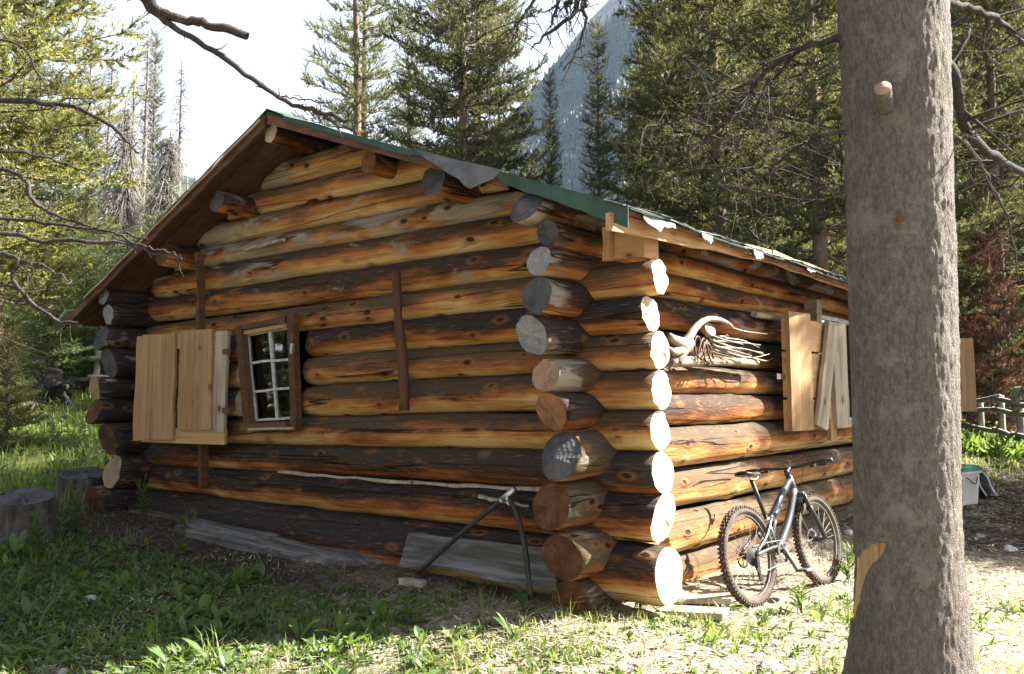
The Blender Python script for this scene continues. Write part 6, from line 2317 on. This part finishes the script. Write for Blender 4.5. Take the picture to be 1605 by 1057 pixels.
# broad-leaved weeds in the shaded bed before the gable and in tufts along the sunny strip
def d_shade(x, y):
    edge = np.clip((-0.62 - y - 0.08 * np.maximum(0, -x)) / 0.5, 0, 1)
    left = np.clip((-x + 0.4) / 1.6, 0.3, 1)
    return edge * left * (0.4 + 0.6 * patch(x, y, 0.9, 3))


x1, y1 = scatter(6500, -7.0, 0.6, -3.6, -0.4, d_shade)
x5, y5 = scatter(900, -6.0, 0.4, -3.6, -0.6, lambda x, y: d_shade(x, y) * patch(x, y, 1.4, 44, -0.3, 0.3))
def d_sun(x, y):
    return patch(x, y, 1.3, 8, 0.0, 0.5) * np.clip((3.2 - x) / 1.0, 0, 1)


x2, y2 = scatter(900, -3.0, 3.2, -3.8, 1.0, d_sun)
x3, y3 = scatter(420, 0.5, 2.2, -0.9, 2.6, lambda x, y: patch(x, y, 1.6, 4, -0.1, 0.4) * (x > 0.62 + 0.15 * y))
x4, y4 = scatter(2600, -12, -5.4, -3.5, 4.0, lambda x, y: 0.25 + 0.75 * patch(x, y, 0.8, 5))
stuff_mesh('weed_cover', [rosettes(x1, y1, 0.04, 0.11, (4, 8), (0.16, 0.34), 1), rosettes(x5, y5, 0.11, 0.21, (4, 8), (0.2, 0.36), 5, lod=2), rosettes(x2, y2, 0.03, 0.09, (3, 7), (0.14, 0.3), 2), rosettes(x3, y3, 0.06, 0.15, (4, 8), (0.14, 0.3), 3), rosettes(x4, y4, 0.10, 0.24, (4, 8), (0.14, 0.26), 4)],
           M['weed'], 'low broad-leaved weeds covering the soil before the cabin', 'weeds')
# small-leaved creeping cover
xs, ys = scatter(26000, -7.5, 2.6, -3.8, 0.2, lambda x, y: np.clip(d_shade(x, y) * 1.1 + 0.25 * d_sun(x, y), 0, 1))
stuff_mesh('creeping_cover', [rosettes(xs, ys, 0.025, 0.065, (3, 6), (0.35, 0.6), 6, lod=0)], M['weed'], 'fine creeping leaves between the weeds in the shade', 'weeds')
# grass
xa, ya = scatter(9000, -8, 3.4, -4.2, 1.5, lambda x, y: 0.10 + 0.55 * patch(x, y, 1.1, 12, 0.0, 0.5) * (0.3 + 0.7 * d_shade(x, y)) + 0.5 * patch(x, y, 1.4, 15, 0.15, 0.5) * (x > -1))
xg, yg = scatter(60000, -3.2, 3.6, -4.2, 2.6, lambda x, y: patch(x, y, 2.2, 71, -0.15, 0.4) * np.clip((x - 0.9 * y - 0.2) / 1.0, 0.1, 1))
blades('sunny_grass', xg, yg, 0.03, 0.11, 0.0024, 1.0, M['grass'], 'tufts of fine grass in the sunny strip', 'grass')
blades('grass', xa, ya, 0.04, 0.13, 0.0028, 0.9, M['grass'], 'thin grass blades around the cabin', 'grass')
xb, yb_ = scatter(90000, -24, -5.5, -4, 22, lambda x, y: np.clip(1.25 - np.hypot(x - CAM[0], y - CAM[1]) / 34, 0.12, 1) * (0.45 + 0.55 * patch(x, y, 0.5, 14)))
blades('meadow_grass', xb, yb_, 0.10, 0.32, 0.007, 0.8, M['grass'], 'sunlit meadow grass left of the cabin', 'grass')
xc, yc = scatter(60000, -6, 5, 7.2, 34, lambda x, y: np.clip((y - 7) / 6, 0, 1) * (0.35 + 0.65 * patch(x, y, 0.5, 17)))
blades('clearing_grass', xc, yc, 0.06, 0.20, 0.008, 0.8, M['grass'], 'short grass in the clearing behind the cabin', 'grass')
# long-bladed tufts along the edge of the shade and round the corner
tx, ty = [], []
for px, py in ((430, 985), (455, 992), (520, 990), (610, 985), (655, 978), (150, 1005), (250, 1012), (330, 1020), (700, 968), (760, 972), (905, 962), (940, 955), (965, 960), (985, 950), (1010, 965), (1100, 985), (1150, 1000), (60, 930), (200, 900), (380, 940), (520, 930), (300, 880), (1300, 940), (1330, 960), (880, 985), (820, 1000), (560, 1020), (720, 1030)):
    q = on_z(px, py, -0.1)
    k_ = 16
    tx.append(q[0] + gv.normal(0, 0.035, k_))
    ty.append(q[1] + gv.normal(0, 0.035, k_))
blades('long_grass', np.concatenate(tx), np.concatenate(ty), 0.10, 0.26, 0.0026, 1.1, M['grass'], 'tufts of long grass along the edge of the shade', 'grass')
# taller flower stalks in the meadow and under the fence
xt, yt = scatter(1500, -16, -5.6, -2, 12, lambda x, y: 0.6 * patch(x, y, 0.7, 19))
stalk = []
for zoff in (0.08, 0.16, 0.24):
    stalk.append(rosettes(xt, yt, 0.08, 0.16, (3, 5), (0.14, 0.24), int(zoff * 100), zoff, 0))
stuff_mesh('meadow_stalks', stalk, M['weed'], 'leafy meadow stalks left of the cabin', 'weeds')
xf, yf = scatter(1600, -3.5, 2.0, 11.5, 17.5, lambda x, y: 0.4 + 0.6 * patch(x, y, 0.7, 23))
stuff_mesh('fence_weeds', [rosettes(xf, yf, 0.15, 0.4, (4, 8), (0.2, 0.4), 41, lod=0), rosettes(xf, yf, 0.15, 0.3, (4, 8), (0.2, 0.4), 42, 0.12, 0)], M['weed'], 'bright weeds growing along the right fence', 'weeds')

# dry straw and twigs lying flat
def litter(name, n, x0, x1, y0, y1, dens, l0, l1, w, mat, label, up=0.12):
    x, y = scatter(n, x0, x1, y0, y1, dens)
    n = len(x)
    z = gz_arr(x, y) + 0.012
    a = gv.uniform(0, 6.28, n)
    L = gv.uniform(l0, l1, n)
    e = gv.normal(0, up, n)
    d = np.stack([np.cos(a), np.sin(a), e], 1) * (L / 2)[:, None]
    s = np.stack([-np.sin(a), np.cos(a), 0 * a], 1) * (w * gv.uniform(0.6, 1.4, n))[:, None]
    c = np.stack([x, y, z + np.abs(e) * L * 0.3], 1)
    b = c + np.stack([0 * x, 0 * x, gv.uniform(0, 0.01, n)], 1)
    v = np.stack([c - d - s, c - d + s, b + s, b - s, c + d], 1).reshape(-1, 3)
    k = np.arange(n)[:, None] * 5
    f = np.concatenate([k + [0, 1, 2], k + [0, 2, 3], k + [3, 2, 4]])
    o = bpy.data.objects.new(name, tri_mesh(name, v, f, mat))
    tag(link(o), label, 'litter', kind='stuff')


litter('straw_litter', 42000, -3.5, 4.2, -4.4, 2.5, lambda x, y: np.clip((x + 3.0 - 0.5 * y) / 3.5, 0.05, 1) * (0.25 + 0.75 * patch(x, y, 1.2, 27)), 0.03, 0.12, 0.0034, M['straw'], 'pale dry straw strewn over the sunny foreground')
litter('needle_litter', 16000, -6.5, 2, -3.6, 0.3, lambda x, y: 0.5 + 0.5 * patch(x, y, 1.0, 29), 0.02, 0.07, 0.0022, M['bark_dead'], 'brown needles and twigs on the shaded soil')
litter('path_litter', 16000, 0.0, 4.0, 2.5, 12, lambda x, y: 0.5 + 0.5 * patch(x, y, 0.8, 31), 0.04, 0.14, 0.005, M['straw'], 'straw and twigs along the side of the cabin')


litter('stick_litter', 260, -6.0, 3.5, -4.0, 2.5, lambda x, y: 0.8 + 0 * x, 0.12, 0.4, 0.005, M['bark_dead'], 'grey sticks lying about before the cabin', 0.05)


# pebbles: each stone of its own in the lit strip, tiny chips as one scatter
def stone(x, y, s, mat, label, seed, flat=0.55):
    g = np.random.default_rng(seed)
    bm = bmesh.new()
    bmesh.ops.create_icosphere(bm, subdivisions=2, radius=1.0)
    ph = g.uniform(0, 6, 6)
    for v in bm.verts:
        c = v.co
        k = 1 + 0.18 * math.sin(3 * c.x + ph[0]) * math.cos(2.4 * c.y + ph[1]) + 0.12 * math.sin(5 * c.z + ph[2] + 2 * c.x)
        v.co = Vector((c.x * k * s, c.y * k * s * 0.75, c.z * k * s * flat))
    me = bpy.data.meshes.new('stone')
    bm.to_mesh(me)
    bm.free()
    me.materials.append(mat)
    o = bpy.data.objects.new('stone', me)
    o.location = (x, y, gz(x, y) + s * flat * 0.35)
    o.rotation_euler = (g.normal(0, 0.15), g.normal(0, 0.15), g.uniform(0, 6))
    tag(link(o), label, 'stone', 'stones on the ground')


for px, py, s, mt, lb_ in ((590, 972, 0.035, 'chips', 'white stone on the edge of the shade before the pipe'), (397, 1015, 0.035, 'stone', 'grey stone in the left of the lit strip'), (505, 1012, 0.04, 'stone', 'flat stone among grass tufts at the lit edge'),
                           (338, 1041, 0.03, 'chips', 'pale stone at the bottom left'), (1205, 1030, 0.06, 'stone', 'brown half-buried stone below the bicycle'), (870, 1046, 0.04, 'stone', 'stone at the bottom centre of the lit strip'),
                           (1583, 855, 0.07, 'chips', 'white stone on the path right of the big trunk'), (1536, 843, 0.05, 'stone', 'dark stone on the path by the big trunk'), (140, 965, 0.05, 'stone', 'dark stone in the shaded weeds at left'),
                           (1331, 852, 0.06, 'chips', 'pale flat stone behind the front wheel'), (100, 1040, 0.035, 'stone', 'small stone among weeds at the bottom left corner')):
    q = on_z(px, py, -0.1)
    stone(q[0], q[1], s, M[mt], lb_, px)
V, Fs, n0 = [], [], 0
for i in range(90):
    q = on_z(gv.normal(445, 60), gv.normal(868, 8), 0.06)
    s = gv.uniform(0.004, 0.013)
    v = np.array([[1, 0, 0], [-.5, .8, 0], [-.6, -.7, 0], [0, 0, .8], [.1, .1, -.5]]) * s
    v = v @ rotz(gv.uniform(0, 6)).T + [q[0], q[1], gz(q[0], q[1]) + 0.004]
    V.append(v)
    Fs.append(np.array([[0, 1, 3], [1, 2, 3], [2, 0, 3], [1, 0, 4], [2, 1, 4], [0, 2, 4]]) + n0)
    n0 += 5
o = bpy.data.objects.new('white_chips', tri_mesh('white_chips', np.concatenate(V), np.concatenate(Fs), M['chips']))
tag(link(o), 'white paint chips scattered on the soil below the grey slab', 'chips', kind='stuff')

# flat boards on the ground by the bicycle
for (px, py, w, l, rz_, lb_) in ((1090, 946, 0.22, 0.46, 0.5, 'bright flat board on the ground at the sunny corner of the cabin'), (1085, 965, 0.16, 0.42, 0.25, 'second flat board in the weeds just before the sunny corner')):
    q = on_z(px, py, -0.08)
    o = MB().box((0, 0, 0), (l, w, 0.03), jit=0.008).build('loose_plank', M['plank_old_z'], loc=(q[0], q[1], gz(q[0], q[1]) + 0.03))
    o.rotation_euler = (0.04, -0.03, rz_)
    tag(o, lb_, 'board')


# single plants that stand out
def tall_weed(px, py, z, H, label, seed, leafW=0.2, stems=3):
    g = np.random.default_rng(seed)
    q = on_z(px, py, z)
    base = np.array([q[0], q[1], gz(q[0], q[1])])
    t = thing_at('tall_weed', base, label, 'weed', 'tall weeds standing singly')
    V, Fs, n0 = [], [], 0
    m = MB()
    for s in range(stems):
        top = np.array([g.normal(0, 0.12 * H), g.normal(0, 0.12 * H), H * g.uniform(0.7, 1.05)])
        P = spline([np.array([g.normal(0, 0.02), g.normal(0, 0.02), -0.02]), top * [0.3, 0.3, 0.5], top], 10)
        m.tube(P, np.linspace(0.004, 0.0015, 10), 5)
        k = int(H / 0.022)
        tt = np.linspace(0.12, 1.0, k)
        b = np.stack([np.interp(tt, np.linspace(0, 1, 10), P[:, c_]) for c_ in range(3)], 1)
        L = (0.16 - 0.09 * tt) * g.uniform(0.7, 1.2, k)
        v, f = leaf_arrays(b, np.arange(k) * 2.4 + g.normal(0, 0.3, k), L, L * leafW, g.uniform(0.3, 0.9, k) + 0.3 * tt, g.uniform(0.2, 0.9, k))
        V.append(v)
        Fs.append(f + n0)
        n0 += len(v)
    m.build('stem', M['weed'], t, True)
    link(bpy.data.objects.new('leaves', tri_mesh('leaves', np.concatenate(V), np.concatenate(Fs), M['weed'])), t)


for a in ((178, 800, 0.25, 0.50, 'tall narrow-leaved weed between the dark stump and the cabin corner', 1, 0.13, 5), (118, 835, 0.2, 0.42, 'tall leafy weed before the dark stump', 2, 0.2, 4), (225, 812, 0.22, 0.34, 'weed at the left foot of the gable', 3, 0.2, 3),
          (60, 870, 0.15, 0.36, 'leafy weed standing before the silver stump', 4, 0.25, 4), (290, 835, 0.18, 0.2, 'small weed at the tip of the grey slab', 5, 0.2, 3), (1000, 962, -0.08, 0.20, 'sunlit weed at the foot of the corner logs', 6, 0.22, 4),
          (1330, 915, -0.14, 0.26, 'sunlit weed between the bicycle and the big trunk', 7, 0.2, 5), (1255, 965, -0.17, 0.20, 'sunlit weed before the bicycle wheels', 8, 0.2, 4), (640, 985, -0.1, 0.14, 'bright young weed at the edge of the shade', 9, 0.3, 3), (820, 972, -0.08, 0.12, 'weed at the foot of the black pipe', 10, 0.3, 3)):
    tall_weed(*a)


# ================================================================== mountain and its forest
def mountain():
    # ridge line against the sky: (pixel x, pixel y) at a distance of about 1100 m
    sk = np.array([(-200, 330), (150, 318), (270, 268), (330, 290), (420, 300), (560, 280), (700, 240), (790, 190), (830, 150), (870, 100), (905, 55), (930, 25), (955, 0), (990, -40), (1060, -90), (1200, -120), (1400, -60), (1700, 60), (1900, 160)], float)
    px = np.linspace(-200, 1900, 180)
    ytop = np.interp(px, sk[:, 0], sk[:, 1])
    nd = 60
    V = []
    for i, x in enumerate(px):
        top = at_d(x, ytop[i], 1150.0)
        foot = at_d(x, 640, 260.0)
        t = np.linspace(0, 1, nd)
        z = foot[2] - 4 + (top[2] - foot[2] + 4) * (0.35 * t + 0.65 * t ** 1.9)
        XY = foot[:2][None] * (1 - t)[:, None] + top[:2][None] * t[:, None]
        V.append(np.column_stack([XY, z]))
    V = np.array(V)
    P = V.reshape(-1, 3)
    amp = np.tile(np.sin(np.linspace(0, 1, nd) * math.pi) ** 0.7, len(px))
    P[:, 2] += (22 * fbm(P * [0.006, 0.006, 0], 4, 61)) * amp
    n = len(px)
    i = np.arange(n - 1)[:, None] * nd
    j = np.arange(nd - 1)[None]
    q = np.stack([i + j, i + nd + j, i + nd + j + 1, i + j + 1], 2).reshape(-1, 4)
    k = NT('mountain_slope')
    c = k.coord()
    nz = k.noise(c, 0.02, 6, 0.65)
    z = k.sep(c)[2]
    scree = k.ramp(k.noise(k.scale(c, (0.02, 0.02, 0.06)), 1.0, 6, 0.7), [(0.3, (0.16, 0.155, 0.15)), (0.7, (0.34, 0.33, 0.32))])
    low = k.ramp(nz, [(0.35, (0.014, 0.020, 0.014)), (0.7, (0.035, 0.042, 0.026))])
    col = k.mix(k.step(k.math('ADD', z, k.math('MULTIPLY', k.math('SUBTRACT', nz, 0.5), 90.0)), 440.0, 490.0), low, scree)
    mat = k.finish(col, 0.95, k.bump(nz, 0.6, 3.0), spec=0.1)
    me = raw_mesh('mountain', P, q.ravel(), np.full(len(q), 4), (mat,), None, True)
    o = bpy.data.objects.new('mountain', me)
    tag(link(o), 'hazy forested mountain rising behind the trees', 'mountain', kind='structure')
    # forest: small spires, one mass
    g = np.random.default_rng(3)
    Vs, Fs, n0 = [], [], 0
    Vg = P.reshape(n, nd, 3)
    cnt = 0
    sel = [(a, b) for a, b in ((60, 700), (700, 1300))]
    while cnt < 12000:
        a, b = sel[0] if cnt % 4 == 0 else (sel[1] if cnt % 2 else (760, 1020))
        x = g.uniform(a, b)
        fi = (x + 200) / 2100 * (n - 1)
        fj = g.uniform(0.03, 0.99) ** 0.8 * (nd - 1)
        i0, j0 = int(fi), int(fj)
        if i0 >= n - 1 or j0 >= nd - 1:
            continue
        u, w = fi - i0, fj - j0
        p = (Vg[i0, j0] * (1 - u) + Vg[i0 + 1, j0] * u) * (1 - w) + (Vg[i0, j0 + 1] * (1 - u) + Vg[i0 + 1, j0 + 1] * u) * w
        alt = p[2] + 40 * float(vnoise(np.array([[p[0] * 0.01, p[1] * 0.01, 0]]), 5)[0])
        if alt > 475 or (alt > 435 and g.random() < (alt - 435) / 40):
            continue
        H = g.uniform(6.5, 12)
        r = H * g.uniform(0.20, 0.28)
        vv = []
        # three ragged skirts and a tip
        for z0, s in ((0.0, 1.0), (0.33, 0.72), (0.62, 0.45)):
            ph = g.uniform(0, 6)
            ring = [(r * s * (1 + 0.3 * g.normal()) * math.cos(ph + t * 1.2566), r * s * (1 + 0.3 * g.normal()) * math.sin(ph + t * 1.2566), H * (z0 + 0.03 * g.normal())) for t in range(5)]
            vv += ring + [(0, 0, H * min(1.0, z0 + 0.45))]
        vv = np.array(vv) + p
        ff = []
        for s in range(3):
            for t in range(5):
                ff.append((s * 6 + t, s * 6 + (t + 1) % 5, s * 6 + 5))
        Vs.append(vv)
        Fs.append(np.array(ff) + n0)
        n0 += 18
        cnt += 1
    o = bpy.data.objects.new('mountain_forest', tri_mesh('mountain_forest', np.concatenate(Vs), np.concatenate(Fs), M['needle_far']))
    tag(link(o), 'far conifer forest covering the mountain slope', 'forest', kind='stuff')


mountain()


# ================================================================== haze over the valley
def haze():
    x0, x1, y0, y1, z0, z1 = CAM[0] - 1700, CAM[0] + 1700, CAM[1] - 1700, CAM[1] + 1700, -6, 660
    o = MB().box(((x0 + x1) / 2, (y0 + y1) / 2, (z0 + z1) / 2), (x1 - x0, y1 - y0, z1 - z0)).build('haze', [])
    m = bpy.data.materials.new('haze_air')
    m.use_nodes = True
    nt = m.node_tree
    nt.nodes.clear()
    out = nt.nodes.new('ShaderNodeOutputMaterial')
    vol = nt.nodes.new('ShaderNodeVolumePrincipled')
    vol.inputs['Color'].default_value = (0.5, 0.7, 1.0, 1)
    vol.inputs['Density'].default_value = HAZE_DENSITY
    vol.inputs['Anisotropy'].default_value = 0.2
    nt.links.new(vol.outputs[0], out.inputs['Volume'])
    o.data.materials.append(m)
    tag(o, 'thin blue summer haze in the valley air', 'haze', kind='stuff')


HAZE_DENSITY = 0.00007
haze()
